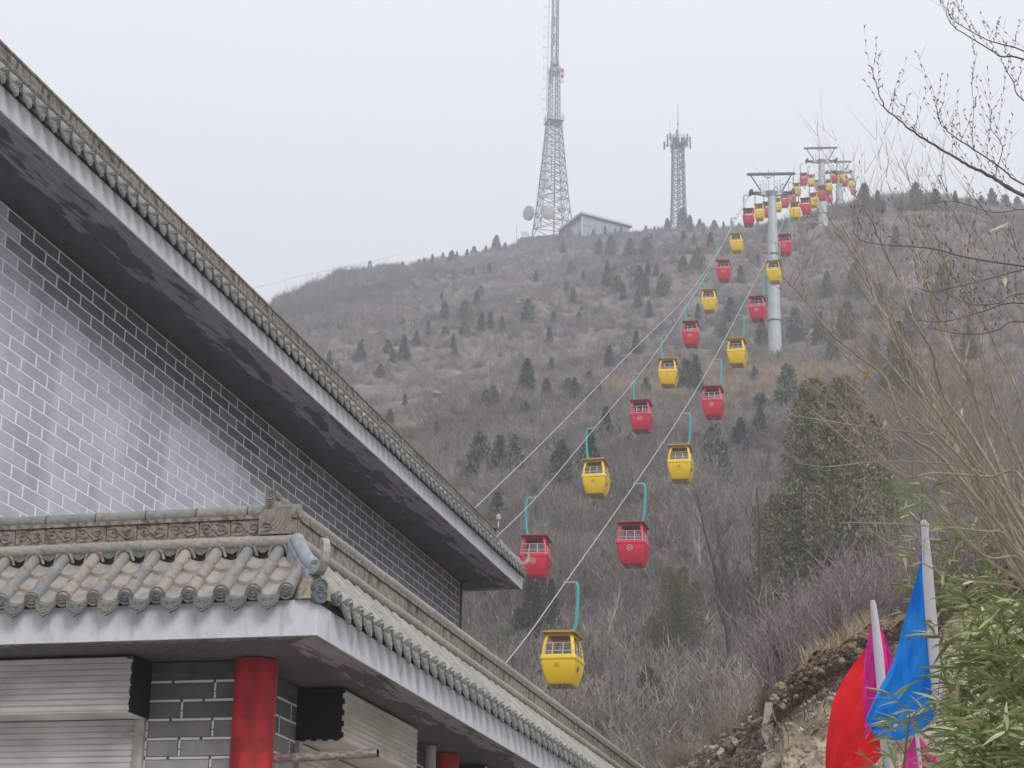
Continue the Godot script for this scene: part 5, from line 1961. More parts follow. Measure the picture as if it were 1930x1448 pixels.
# cloth between two edge curves (top edge, bottom edge, as pixel points) with folds
func cloth(top: Array, low: Array, depth: float, fold: float, seed_: int) -> MB:
	var n := FastNoiseLite.new()
	n.seed = seed_
	n.frequency = 1.0
	var g := []
	var curve := func(c: Array, t: float) -> Vector2:
		var s := t * (c.size() - 1)
		var k := mini(int(s), c.size() - 2)
		var v := func(j: int) -> Vector2: return Vector2(c[clampi(j, 0, c.size() - 1)][0], c[clampi(j, 0, c.size() - 1)][1])
		return v.call(k).cubic_interpolate(v.call(k + 1), v.call(k - 1), v.call(k + 2), s - k)
	for i in 31:
		var line := []
		for j in 31:
			var u := i / 30.0
			var v := j / 30.0
			var a: Vector2 = curve.call(top, u)
			var b: Vector2 = curve.call(low, u)
			var p := a.lerp(b, v)
			var ease := smoothstep(0.0, 0.3, u)
			var w := sin(v * 7.0 + u * 3.0) * 0.6 + n.get_noise_2d(u * 1.6, v * 1.8) * 1.5 + 0.22 * sin(v * 15.0 + u * 6.0) * u
			line.append(at(p.x, p.y, depth + fold * w * (0.25 + ease)))
		g.append(line)
	var m := MB.new()
	m.sheet(g, -heading)
	return m

func flag(called: String, label: String, pole: Array, depth: float, cloths: Array, sleeve: Array) -> void:
	var base := at(pole[1][0], pole[1][1], depth)
	var o := thing(called, label, "flag", Vector3(base.x, 0, base.z), "flags on poles by the bank")
	var off := -o.position
	var head := at(pole[0][0], pole[0][1], depth)
	var dir := (head - base).normalized()
	var down := base - dir * (base.y / dir.y)
	var p := MB.new()
	p.tube([down, base, head], [0.016, 0.014, 0.012], 8)
	put("pole", p, M.pole, o, off)
	var s := MB.new()
	var pts := []
	var rad := []
	for q in sleeve:
		pts.append(at(q[0], q[1], depth - 0.01))
		rad.append(q[2] * depth / F)
	s.tube(pts, rad, 10)
	put("sleeve", s, M.white_cloth, o, off)
	for c in cloths:
		put("cloth", cloth(c[0], c[1], depth + c[3], c[4], c[5]), c[2], o, off)

func build_flags() -> void:
	flag("red_flag", "red flag drooping beside the pink one in front of the cut bank", [[1650, 1165], [1668, 1448]], 13.0, [[[[1652, 1170], [1636, 1215], [1602, 1262], [1572, 1318], [1558, 1395], [1556, 1450]], [[1664, 1400], [1664, 1420], [1650, 1440], [1632, 1450], [1612, 1460], [1585, 1476]], M.red_cloth, 0.0, 0.035, 3]], [[1650, 1165, 5], [1666, 1420, 6]])
	flag("pink_flag", "pink flag with a white pole sleeve, between the red and blue flags", [[1646, 1133], [1672, 1448]], 12.5, [[[[1648, 1150], [1640, 1185], [1630, 1240], [1625, 1310]], [[1668, 1330], [1660, 1345], [1648, 1370], [1632, 1395]], M.pink_cloth, 0.04, 0.03, 5], [[[1650, 1150], [1662, 1185], [1674, 1215], [1684, 1250]], [[1667, 1330], [1672, 1330], [1676, 1325], [1680, 1310]], M.pink_cloth, 0.06, 0.03, 6]], [[1645, 1132, 4], [1646, 1140, 6], [1649, 1165, 6.5], [1656, 1230, 9], [1663, 1310, 9.5], [1668, 1345, 8]])
	flag("blue_flag", "large blue flag hanging from the tallest white pole beside the bamboo", [[1741, 984], [1774, 1448]], 11.5, [[[[1742, 1000], [1730, 1080], [1706, 1165], [1684, 1245], [1652, 1310], [1632, 1356]], [[1768, 1310], [1764, 1345], [1748, 1368], [1720, 1386], [1690, 1396], [1650, 1388]], M.blue_cloth, 0.02, 0.05, 9]], [[1739, 982, 5], [1744, 990, 8], [1744, 1010, 7], [1749, 1080, 10], [1757, 1190, 11], [1766, 1300, 10], [1769, 1320, 5]])
	flag("magenta_flag", "magenta flag low down, mostly hidden behind bamboo leaves", [[1728, 1380], [1742, 1520]], 12.2, [[[[1726, 1385], [1712, 1410], [1700, 1440], [1690, 1480]], [[1742, 1500], [1735, 1510], [1722, 1515], [1705, 1520]], M.pink_cloth, 0.0, 0.03, 12], [[[1727, 1382], [1745, 1405], [1765, 1430], [1778, 1470]], [[1742, 1500], [1750, 1505], [1764, 1505], [1778, 1500]], M.pink_cloth, 0.02, 0.03, 13]], [[1727, 1380, 3], [1734, 1440, 4], [1742, 1510, 4]])
	flag("green_flag", "scrap of bright green flag between the red and magenta flags", [[1676, 1405], [1684, 1520]], 12.8, [[[[1676, 1410], [1668, 1430], [1662, 1455], [1660, 1480]], [[1684, 1500], [1678, 1505], [1670, 1505], [1664, 1500]], M.green_cloth, 0.0, 0.02, 15]], [[1676, 1404, 3], [1683, 1500, 3]])

func leaf_mesh() -> MB:
	var m := MB.new()
	# long bamboo leaf along +z with a fold along its middle
	var prof := [[0.0, 0.0], [0.12, 0.055], [0.3, 0.085], [0.55, 0.07], [0.8, 0.035], [1.0, 0.0]]
	for k in prof.size() - 1:
		var a: Array = prof[k]
		var b: Array = prof[k + 1]
		var za: float = a[0]
		var zb: float = b[0]
		var ya := -0.22 * za * za
		var yb := -0.22 * zb * zb
		for s in [-1.0, 1.0]:
			var p0 := Vector3(0, ya, za)
			var p1 := Vector3(0, yb, zb)
			var q0 := Vector3(s * a[1], ya + 0.02, za)
			var q1 := Vector3(s * b[1], yb + 0.02, zb)
			var nn := (p1 - p0).cross(Vector3(s, 0.25, 0)).normalized()
			if nn.y < 0.0:
				nn = -nn
			m.tri(p0, q0, q1, nn, nn, nn)
			m.tri(p0, q1, p1, nn, nn, nn)
	return m

func build_bamboo() -> void:
	rng.seed = 202
	var leaf := leaf_mesh().mesh()
	var spots := [
		[1700, 1560, 1716, 1340, 9.6, 18, "short bamboo sprig reaching in front of the red and blue flags"], [1855, 1640, 1850, 1300, 9.2, 42, "bamboo clump whose leaves brush the foot of the blue flag"], [1850, 1640, 1846, 1190, 9.0, 66, "tallest leafy bamboo in the lower corner beside the blue flag"],
		[1900, 1640, 1890, 1160, 8.7, 80, "dense bamboo at the edge of the view below the bare trunk"], [1950, 1640, 1940, 1230, 8.4, 70, "bamboo half out of view at the lower corner"], [1850, 1660, 1850, 1370, 8.0, 50, "low bamboo with yellowing leaves at the bottom edge"], [1890, 1670, 1880, 1380, 7.8, 62, "closest low bamboo at the bottom edge"],
		[1840, 1300, 1800, 940, 12.5, 40, "sparse bamboo behind the tip of the blue flag"], [1890, 1260, 1880, 1010, 12.0, 46, "sparse bamboo among the bare stems above the blue flag"], [1800, 1330, 1768, 1040, 13.0, 34, "thin bamboo right behind the blue flag's sleeve"], [1930, 1330, 1915, 1120, 11.5, 46, "drooping bamboo behind the bare trunk"], [1760, 1180, 1740, 905, 13.5, 22, "light green bamboo tips above the blue flag"]]
	for q in spots:
		var foot := at(q[0], q[1], q[4])
		var tip := at(q[2], q[3], q[4] - 0.2)
		var o := thing("bamboo_plant", q[6], "bamboo", foot, "bamboo plants by the flags")
		var culm := MB.new()
		var bend := (tip - foot) * 0.5 + side * rng.randf_range(-0.15, 0.15)
		var path := []
		for k in 9:
			var t := k / 8.0
			path.append((bend * 2.0 * t * (1.0 - t) + (tip - foot) * t * t))
		var rad := []
		for k in 9:
			rad.append(0.011 - 0.0009 * k)
		culm.tube(path, rad, 6)
		put("culm", culm, M.culm, o)
		var shoots := MB.new()
		var rest := []
		var cols := []
		var count: int = q[5]
		var big: float = 1.0
		for k in count:
			var t := pow(rng.randf(), 0.55)
			var s := t * 8.0
			var i := mini(int(s), 7)
			var p: Vector3 = path[i].lerp(path[i + 1], s - i)
			var d := (rand_dir(rng.randf_range(-0.1, 0.8)) + (tip - foot).normalized() * 0.4).normalized()
			var e := p + d * rng.randf_range(0.08, 0.34)
			e.y -= 0.05
			twig(shoots, p, e, 0.003, 0.002)
			var fan := 3 + rng.randi() % 4
			for f in fan:
				var l := rng.randf_range(0.09, 0.17) * big
				var dir := (d * 0.7 + rand_dir(rng.randf_range(-0.9, 0.25)) * 0.8).normalized()
				var x := Vector3.UP.cross(dir).normalized()
				var b := Basis(x, dir.cross(x), dir) * Basis(Vector3(0, 0, 1), rng.randf_range(-0.9, 0.9))
				var tr := Transform3D(b.scaled_local(Vector3(l * 0.85, l, l)), p.lerp(e, 0.55 + 0.45 * f / fan))
				var v := rng.randf_range(0.7, 1.35)
				if k * 5 < 100 and f < 3:
					var n := put("leaf", leaf, M.leaves[5] if rng.randf() < 0.07 else M.leaves[rng.randi() % 5], o)
					n.transform = tr
				else:
					rest.append(tr)
					cols.append(Color(0.58, 0.47, 0.28) if rng.randf() < 0.08 else Color(0.29 * v, 0.335 * v, 0.165 * v))
		put("shoots", shoots, M.culm, o)
		scatter("foliage", leaf, M.leaf_v, rest, cols, o)

# branch through pixel points at a distance, with alternate side twigs and buds
func branch(limbs: MB, fine: MB, buds: MB, pts: Array, depth: float, slope: float, r0: float, r1: float, twigs: int, tl: float, upward: float) -> void:
	var ctrl := []
	for k in pts.size():
		ctrl.append(at(pts[k][0], pts[k][1], depth + slope * k / (pts.size() - 1.0) + 0.12 * sin(k * 2.1 + pts[0][1])))
	var fine_pts := []
	for k in ctrl.size() - 1:
		for s in 5:
			fine_pts.append(ctrl[k].cubic_interpolate(ctrl[k + 1], ctrl[maxi(k - 1, 0)], ctrl[mini(k + 2, ctrl.size() - 1)], s / 5.0) + rand_dir(0.0) * r0 * 0.35)
	fine_pts.append(ctrl[-1])
	var rad := []
	for k in fine_pts.size():
		rad.append(lerpf(r0, r1, pow(float(k) / (fine_pts.size() - 1), 0.8)))
	limbs.tube(fine_pts, rad, 7, false)
	for k in twigs:
		var s := (0.12 + 0.86 * (k + rng.randf()) / twigs) * (fine_pts.size() - 1)
		var i := mini(int(s), fine_pts.size() - 2)
		var p: Vector3 = fine_pts[i].lerp(fine_pts[i + 1], s - i)
		var along: Vector3 = (fine_pts[i + 1] - fine_pts[i]).normalized()
		var d := (along * 0.75 + rand_dir(0.2) * 0.75 + Vector3.UP * upward).normalized()
		var l := tl * rng.randf_range(0.45, 1.25)
		var last := p
		var n := 5
		var rr := maxf(r1 * 0.85, 0.0012)
		for j in n:
			d = (d + Vector3.UP * 0.13 * upward + rand_dir(0.0) * 0.14).normalized()
			var q := last + d * l / n
			twig(fine, last, q, rr * (1.0 - 0.13 * j), rr * (0.87 - 0.13 * j))
			if buds:
				for b in 1:
					var at_ := last.lerp(q, 0.5)
					var bd := (d + rand_dir(0.1) * 0.9).normalized()
					twig(buds, at_, at_ + bd * 0.009, 0.0028, 0.002)
					twig(buds, at_ + bd * 0.009, at_ + bd * 0.015, 0.0024, 0.001)
			if j > 0 and j < 4 and rng.randf() < 0.4:
				var sd := (d + rand_dir(0.3) * 0.9).normalized()
				twig(fine, q, q + sd * l * 0.3, rr * 0.6, rr * 0.35)
			last = q

func build_near_branches() -> void:
	rng.seed = 909
	# tan many-stemmed tree fanning up from behind the bamboo
	var foot := at(1990, 1330, 10.6)
	var t := thing("bare_tree", "tan many-stemmed bare tree fanning up over the slope from behind the bamboo", "tree", Vector3(foot.x, 0, foot.z))
	var off := -t.position
	var trunk := MB.new()
	trunk.tube([Vector3(foot.x, 0, foot.z), foot, at(1985, 1080, 10.5)], [0.11, 0.09, 0.06], 10)
	put("trunk", trunk, M.bark_tan, t, off)
	var stems := [
		[[[1985, 1100], [1880, 930], [1798, 818], [1720, 713], [1702, 670], [1682, 615], [1650, 568], [1624, 499], [1575, 438]], 10.4, -0.6, 0.0136, 0.0028, 32, 0.69],
		[[[1985, 1090], [1905, 930], [1856, 806], [1828, 713], [1810, 684], [1778, 629], [1763, 588], [1749, 545], [1723, 470], [1708, 406]], 10.6, 0.5, 0.0136, 0.0028, 37, 0.62],
		[[[1990, 1080], [1925, 870], [1838, 742], [1818, 705], [1827, 649], [1833, 586], [1824, 496], [1815, 438], [1798, 400], [1772, 330]], 10.9, 0.9, 0.0122, 0.0028, 32, 0.62],
		[[[1985, 1090], [1870, 880], [1778, 742], [1757, 661], [1728, 615], [1696, 530], [1665, 467], [1638, 406], [1600, 350]], 10.2, -0.9, 0.0122, 0.0021, 37, 0.62],
		[[[1985, 1110], [1820, 915], [1760, 850], [1711, 818], [1670, 716], [1636, 684], [1575, 638], [1537, 594], [1505, 551], [1473, 522]], 10.0, -1.2, 0.0122, 0.0021, 37, 0.62],
		[[[1990, 1080], [1960, 900], [1945, 760], [1960, 620], [1925, 500], [1905, 430]], 10.7, 0.3, 0.0150, 0.0028, 27, 0.62],
		[[[1985, 1130], [1880, 950], [1774, 826], [1741, 819], [1600, 800], [1490, 783]], 9.9, -0.8, 0.0088, 0.0021, 27, 0.50],
		[[[1990, 1160], [1930, 908], [1864, 899], [1764, 892], [1718, 899], [1675, 885], [1605, 836], [1542, 783]], 9.7, -0.6, 0.0082, 0.0021, 27, 0.50],
		[[[1985, 1150], [1900, 1015], [1848, 1001], [1698, 988], [1580, 985]], 9.6, -0.4, 0.0075, 0.0021, 23, 0.50],
		[[[1985, 1200], [1930, 1060], [1864, 1051], [1815, 1010], [1760, 940], [1700, 870]], 9.8, -0.4, 0.0082, 0.0021, 23, 0.50],
		[[[1985, 1180], [1920, 1110], [1800, 1090], [1700, 1040], [1640, 1000]], 10.4, 0.2, 0.0068, 0.0021, 23, 0.50],
		[[[1985, 1060], [1930, 780], [1870, 640], [1800, 520], [1750, 440], [1700, 300]], 11.2, 0.4, 0.0095, 0.0021, 32, 0.62],
		[[[1985, 1140], [1960, 1000], [1850, 890], [1680, 870], [1560, 880], [1500, 872]], 9.9, -0.6, 0.0061, 0.0014, 23, 0.44]]
	for k in 24:
		var e := Vector2(rng.randf_range(1500, 1930), rng.randf_range(360, 820))
		var b0 := Vector2(1985, rng.randf_range(1060, 1180))
		var c0 := b0.lerp(e, 0.5) + Vector2(rng.randf_range(-20, 60), rng.randf_range(-30, 50))
		stems.append([[[b0.x, b0.y], [b0.lerp(c0, 0.55).x, b0.lerp(c0, 0.55).y + 15.0], [c0.x, c0.y], [c0.lerp(e, 0.5).x + 12.0, c0.lerp(e, 0.5).y + 10.0], [e.x, e.y]], rng.randf_range(9.7, 11.2), rng.randf_range(-0.8, 0.6), rng.randf_range(0.007, 0.013), 0.0024, 18, 0.6])
	var fine := MB.new()
	for s in stems:
		var one := MB.new()
		branch(one, fine, null, s[0], s[1], s[2], s[3], s[4], s[5], s[6], 0.45)
		put("limb", one, M.bark_tan, t, off)
	put("twigs", fine, M.bark_tan, t, off)
	var lv := leaf_mesh().mesh()
	for q in [[1637, 696], [1744, 672], [1796, 710], [1890, 445], [1893, 522], [1857, 465], [1668, 790], [1715, 785], [1780, 775], [1815, 770], [1902, 420], [1800, 835], [1770, 950]]:
		var l := put("dry_leaf", lv, M.leaf_dry if q[0] < 1890 and q[1] < 720 else M.leaf_pale, t)
		var p := at(q[0], q[1], 9.9) + off
		l.transform = Transform3D(Basis.from_euler(Vector3(rng.randf_range(0.6, 2.0), rng.randf() * TAU, rng.randf() * 2.0)).scaled(Vector3(0.16, 0.06, 0.06)), p)
	# darker budding branches that reach in from outside the frame
	var f2 := at(2140, 1300, 8.6)
	var w := thing("budding_tree", "dark budding tree whose bare branches reach across the sky from the edge of the view", "tree", Vector3(f2.x, 0, f2.z))
	var o2 := -w.position
	var tr := MB.new()
	tr.tube([Vector3(f2.x, 0, f2.z), f2, at(2120, 700, 8.6), at(2090, 420, 8.6), at(2070, 100, 8.7)], [0.12, 0.10, 0.075, 0.05, 0.03], 10)
	put("trunk", tr, M.bark_dark, w, o2)
	var arms := [
		[[[2090, 430], [1930, 368], [1878, 338], [1841, 319], [1815, 306], [1774, 281], [1736, 258], [1716, 244], [1681, 215], [1667, 200], [1652, 162], [1642, 125]], 8.6, -0.5, 0.0094, 0.0014, 18, 0.31],
		[[[2090, 410], [1930, 348], [1890, 319], [1835, 281], [1803, 261], [1786, 247], [1771, 229], [1765, 200], [1770, 187]], 8.8, 0.1, 0.0046, 0.0014, 15, 0.30],
		[[[1930, 371], [1878, 338], [1890, 278], [1867, 241], [1870, 205]], 8.4, 0.0, 0.0023, 0.0014, 9, 0.24],
		[[[2090, 180], [1930, 112], [1890, 107], [1870, 96], [1832, 72], [1800, 52], [1786, 32], [1784, 15]], 8.5, -0.2, 0.0046, 0.0014, 7, 0.22],
		[[[2090, 160], [1930, 96], [1890, 84], [1861, 75], [1818, 52], [1794, 35], [1786, 17]], 8.7, 0.2, 0.0039, 0.0014, 12, 0.24],
		[[[1835, 281], [1833, 246], [1836, 200], [1832, 157], [1842, 97]], 8.7, 0.0, 0.0016, 0.0010, 4, 0.11],
		[[[2080, 300], [1930, 190], [1911, 155], [1893, 126]], 8.4, 0.0, 0.0039, 0.0014, 6, 0.22],
		[[[2090, 520], [1930, 502], [1821, 485], [1769, 471], [1720, 465], [1662, 461], [1621, 452], [1607, 432]], 8.9, -0.4, 0.0046, 0.0014, 13, 0.33],
		[[[2100, 620], [1930, 572], [1856, 586], [1798, 603], [1766, 607], [1728, 604]], 8.8, -0.2, 0.0039, 0.0014, 10, 0.39],
		[[[2100, 660], [1930, 607], [1879, 623], [1842, 630], [1792, 627], [1746, 617]], 9.1, 0.1, 0.0039, 0.0014, 10, 0.39],
		[[[2100, 560], [1930, 553], [1885, 571], [1850, 575], [1821, 571], [1778, 551]], 9.0, 0.1, 0.0035, 0.0014, 10, 0.33],
		[[[2090, 470], [1930, 508], [1856, 528], [1798, 542], [1757, 551], [1728, 542]], 8.8, -0.1, 0.0035, 0.0014, 9, 0.33],
		[[[2090, 430], [1990, 400], [1930, 395], [1870, 400], [1800, 380], [1740, 385]], 9.0, 0.2, 0.0032, 0.0014, 10, 0.33]]
	var f3 := MB.new()
	var bd := MB.new()
	for s in arms:
		var one := MB.new()
		branch(one, f3, bd, s[0], s[1], s[2], s[3], s[4], s[5], s[6], 0.8)
		put("limb", one, M.bark_dark, w, o2)
	put("twigs", f3, M.bark_dark, w, o2)
	kind(put("buds", bd, M.bud, w, o2), "stuff")

# ---------------------------------------------------------------- materials list
func make_materials() -> void:
	var blot := noise_tex(0.012, [[0.25, grey(0.86)], [0.5, grey(0.95)], [0.75, grey(1.0)]])
	var grime := noise_tex(0.03, [[0.2, Color(0.66, 0.64, 0.61)], [0.45, Color(0.9, 0.885, 0.87)], [0.6, Color(1, 1, 1)], [0.8, Color(0.97, 0.94, 0.9)]], FastNoiseLite.TYPE_SIMPLEX_SMOOTH, 5, 256, 7)
	var dusty := noise_tex(0.025, [[0.3, Color(0.84, 0.86, 0.87)], [0.47, Color(0.92, 0.92, 0.91)], [0.58, Color(0.99, 0.97, 0.94)], [0.8, Color(0.93, 0.895, 0.86)]], FastNoiseLite.TYPE_SIMPLEX_SMOOTH, 5, 256, 12)
	var streaky := noise_tex(0.02, [[0.15, grey(0.9)], [0.33, grey(0.975)], [0.6, grey(1.0)]], FastNoiseLite.TYPE_SIMPLEX_SMOOTH, 5, 256, 21)
	var bump := bump_tex(0.06)
	var rough_bump := bump_tex(0.03, 256, 9)
	M.fascia = mat(lin(0.645, 0.655, 0.70), 0.85, streaky, Vector3(0.9, 0.3, 0.9), bump, 0.12)
	M.void = mat(lin(0.10, 0.09, 0.08), 1.0)  # dark colour standing in for shade in the gaps under the eave tiles
	M.tiles_brown = [mat(lin(0.27, 0.245, 0.225), 0.9, grime, Vector3(1.5, 1.5, 1.5), bump, 0.4), mat(lin(0.30, 0.27, 0.24), 0.9, grime, Vector3(1.5, 1.5, 1.5), bump, 0.4)]
	M.tiles_pale = [mat(lin(0.44, 0.42, 0.39), 0.9, dusty, Vector3(1.2, 1.2, 1.2), bump, 0.3), mat(lin(0.39, 0.38, 0.36), 0.9, dusty, Vector3(1.2, 1.2, 1.2), bump, 0.3), mat(lin(0.48, 0.45, 0.41), 0.9, dusty, Vector3(1.2, 1.2, 1.2), bump, 0.3)]
	M.mortar = mat(lin(0.36, 0.31, 0.255), 0.95, grime, Vector3(2, 2, 2), rough_bump, 0.8)
	M.panel = mat(lin(0.30, 0.262, 0.232), 0.95, grime, Vector3(1.6, 1.6, 1.6), bump, 0.6)
	M.carved = mat(lin(0.29, 0.255, 0.23), 0.95, blot, Vector3(3, 3, 3), bump, 0.4)
	M.plain_panels = []
	for v in [0.85, 1.0, 1.12]:
		M.plain_panels.append(mat(lin(0.265 * v, 0.24 * v, 0.215 * v), 0.95, grime, Vector3(0.9, 0.5, 0.9), bump, 0.5))
	M.tiles = []
	for c in [Vector3(0.29, 0.305, 0.315), Vector3(0.31, 0.315, 0.31), Vector3(0.265, 0.285, 0.305), Vector3(0.33, 0.32, 0.305)]:
		M.tiles.append(mat(lin(c.x, c.y, c.z), 0.85, dusty, Vector3(1.7, 1.7, 1.7), bump, 0.3))
	M.tiles_dusty = []
	for c in [Vector3(0.40, 0.375, 0.345), Vector3(0.36, 0.345, 0.325), Vector3(0.43, 0.40, 0.36)]:
		M.tiles_dusty.append(mat(lin(c.x, c.y, c.z), 0.92, dusty, Vector3(2.8, 2.8, 2.8), rough_bump, 0.5))
	M.discs = [mat(lin(0.16, 0.175, 0.19), 0.8, blot, Vector3(9, 9, 9), bump, 0.4), mat(lin(0.25, 0.235, 0.21), 0.9, blot, Vector3(9, 9, 9), bump, 0.4), mat(lin(0.19, 0.20, 0.205), 0.85, blot, Vector3(9, 9, 9), bump, 0.4)]
	M.drips = [mat(lin(0.24, 0.245, 0.235), 0.9, grime, Vector3(7, 7, 7), bump, 0.6), mat(lin(0.20, 0.21, 0.21), 0.9, grime, Vector3(7, 7, 7), bump, 0.6)]
	M.drips_pale = [mat(lin(0.30, 0.305, 0.30), 0.9, grime, Vector3(5, 5, 5), bump, 0.6), mat(lin(0.25, 0.255, 0.255), 0.9, grime, Vector3(5, 5, 5), bump, 0.6)]
	M.pans = [mat(lin(0.35, 0.322, 0.30), 0.95, blot, Vector3(2, 2, 2), rough_bump, 0.3), mat(lin(0.36, 0.32, 0.295), 0.95, blot, Vector3(2, 2, 2), rough_bump, 0.3), mat(lin(0.38, 0.345, 0.312), 0.95, blot, Vector3(2, 2, 2), rough_bump, 0.3)]
	M.tile_green = mat(lin(0.17, 0.19, 0.185), 0.85, blot, Vector3(6, 6, 6))
	M.tile_blue = mat(lin(0.34, 0.37, 0.42), 0.75, blot, Vector3(4, 4, 4), bump, 0.3)
	M.tile_pale = mat(lin(0.42, 0.41, 0.40), 0.8, blot, Vector3(4, 4, 4), bump, 0.2)
	M.mortar_paint = mat(lin(0.86, 0.86, 0.89), 0.8)
	M.dark_render = mat(lin(0.11, 0.108, 0.11), 0.95, blot, Vector3(1, 1, 1))
	M.dark_wall = mat(lin(0.14, 0.135, 0.135), 0.9, blot, Vector3(1.5, 1.5, 1.5))
	var wash := noise_tex(0.008, [[0.2, grey(0.9)], [0.5, grey(0.97)], [0.7, grey(1.0)]], FastNoiseLite.TYPE_SIMPLEX_SMOOTH, 4, 256, 31)
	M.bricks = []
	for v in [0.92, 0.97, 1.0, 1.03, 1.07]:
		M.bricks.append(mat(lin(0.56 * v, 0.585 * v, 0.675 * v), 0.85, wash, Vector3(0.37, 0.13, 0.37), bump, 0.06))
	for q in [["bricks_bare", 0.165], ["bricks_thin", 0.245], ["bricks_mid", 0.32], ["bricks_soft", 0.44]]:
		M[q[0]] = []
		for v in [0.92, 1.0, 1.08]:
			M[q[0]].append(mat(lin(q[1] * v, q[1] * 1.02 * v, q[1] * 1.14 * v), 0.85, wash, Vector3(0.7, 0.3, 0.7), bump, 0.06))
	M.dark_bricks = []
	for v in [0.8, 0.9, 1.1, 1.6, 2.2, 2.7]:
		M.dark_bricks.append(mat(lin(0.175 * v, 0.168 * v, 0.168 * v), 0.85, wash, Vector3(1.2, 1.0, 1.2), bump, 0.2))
	M.white_paint = mat(lin(0.80, 0.80, 0.80), 0.7)
	M.red_column = mat(lin(0.60, 0.026, 0.036), 0.6, noise_tex(0.012, [[0.3, Color(0.78, 0.76, 0.76)], [0.5, Color(0.94, 0.94, 0.94)], [0.7, Color(1, 1, 1)]], FastNoiseLite.TYPE_SIMPLEX_SMOOTH, 4, 256, 44), Vector3(1.4, 0.8, 1.4))
	M.slat = [mat(lin(0.76, 0.745, 0.71), 0.5, blot, Vector3(0.4, 0.8, 0.4)), mat(lin(0.72, 0.705, 0.67), 0.5, blot, Vector3(0.4, 0.8, 0.4))]
	M.slat_warm = [mat(lin(0.72, 0.67, 0.57), 0.5, blot, Vector3(0.4, 0.8, 0.4)), mat(lin(0.68, 0.635, 0.545), 0.5, blot, Vector3(0.4, 0.8, 0.4))]
	M.black = mat(lin(0.014, 0.015, 0.018), 0.5)
	M.cream = mat(lin(0.55, 0.52, 0.48), 0.6, blot, Vector3(2, 1, 2))
	M.steel = mat(lin(0.42, 0.43, 0.44), 0.5, null, Vector3.ONE, null, 0.5, 0.4)
	M.galv = mat(lin(0.45, 0.42, 0.40), 0.5, noise_tex(0.05, [[0.3, Color(0.7, 0.64, 0.6)], [0.5, Color(0.9, 0.88, 0.87)], [0.7, Color(1, 1, 1)]], FastNoiseLite.TYPE_SIMPLEX_SMOOTH, 5, 256, 50), Vector3(1.0, 2.0, 2.0), null, 0.5, 0.35)
	M.galv_blue = mat(lin(0.50, 0.54, 0.56), 0.6, streaky, Vector3(0.8, 0.15, 0.8), null, 0.5, 0.1)
	M.dark_steel = mat(lin(0.10, 0.115, 0.12), 0.6)
	M.sheave = mat(lin(0.045, 0.05, 0.055), 0.6)
	M.concrete = mat(lin(0.35, 0.33, 0.30), 0.95, blot, Vector3(1, 1, 1))
	M.cable = mat(lin(0.40, 0.41, 0.42), 0.5, null, Vector3.ONE, null, 0.5, 0.2)
	M.red = mat(lin(0.74, 0.018, 0.05), 0.35)
	M.red_roof = mat(lin(0.30, 0.015, 0.028), 0.45)
	M.yellow = mat(lin(1.0, 0.66, 0.002), 0.35)
	M.yellow_roof = mat(lin(0.48, 0.26, 0.02), 0.5)
	M.red_inside = mat(lin(0.20, 0.012, 0.02), 0.6)
	M.yellow_inside = mat(lin(0.24, 0.15, 0.05), 0.6)
	M.rail = mat(lin(0.62, 0.62, 0.64), 0.35, null, Vector3.ONE, null, 0.5, 0.3)
	M.teal = mat(lin(0.05, 0.42, 0.42), 0.5)
	M.badge = mat(lin(0.75, 0.66, 0.66), 0.5)
	M.faint = mat(lin(0.72, 0.36, 0.01), 0.5)
	M.mark_blue = mat(lin(0.10, 0.06, 0.28), 0.4)
	M.mark_grey = mat(lin(0.12, 0.12, 0.12), 0.4)
	M.dark_coat = mat(lin(0.02, 0.018, 0.025), 0.8)
	M.mast_steel = mat(lin(0.27, 0.30, 0.32), 0.6)
	M.mast_dark = mat(lin(0.12, 0.135, 0.15), 0.7)
	M.dish_white = mat(lin(0.68, 0.67, 0.62), 0.6)
	M.dish_grey = mat(lin(0.33, 0.37, 0.43), 0.6)
	M.panel_red = mat(lin(0.34, 0.05, 0.07), 0.6)
	M.pane = mat(lin(0.30, 0.36, 0.42), 0.12)
	var earthy := noise_tex(0.015, [[0.25, Color(0.72, 0.69, 0.69)], [0.5, Color(0.88, 0.85, 0.84)], [0.75, Color(1.0, 0.97, 0.93)]], FastNoiseLite.TYPE_SIMPLEX_SMOOTH, 6, 512, 61)
	M.earth = mat(lin(0.25, 0.225, 0.225), 1.0, earthy, Vector3(0.05, 0.05, 0.05))
	M.earth_mat = mat(lin(0.22, 0.16, 0.14), 1.0, earthy, Vector3(0.2, 0.2, 0.2))
	M.ground = mat(lin(0.40, 0.385, 0.365), 1.0, blot, Vector3(0.1, 0.1, 0.1))
	M.plant = vmat()
	M.leaf_v = vmat(0.5)
	M.leaf_v.backlight_enabled = true
	M.leaf_v.backlight = Color(0.35, 0.4, 0.2)
	M.leaves = []
	for v in [0.75, 0.9, 1.05, 1.2, 1.4]:
		var l := mat(lin(0.29 * v, 0.335 * v, 0.165 * v), 0.5)
		l.backlight_enabled = true
		l.backlight = Color(0.3, 0.4, 0.18)
		M.leaves.append(l)
	M.leaves.append(mat(lin(0.5, 0.42, 0.22), 0.6))
	M.leaf_dry = mat(lin(0.45, 0.20, 0.05), 0.7)
	M.leaf_pale = mat(lin(0.55, 0.50, 0.38), 0.7)
	M.culm = mat(lin(0.22, 0.22, 0.09), 0.6)
	M.bark = mat(lin(0.10, 0.08, 0.07), 0.95)
	M.wood = [mat(lin(0.10, 0.08, 0.075), 0.95), mat(lin(0.30, 0.26, 0.24), 0.95), mat(lin(0.50, 0.46, 0.42), 0.95)]
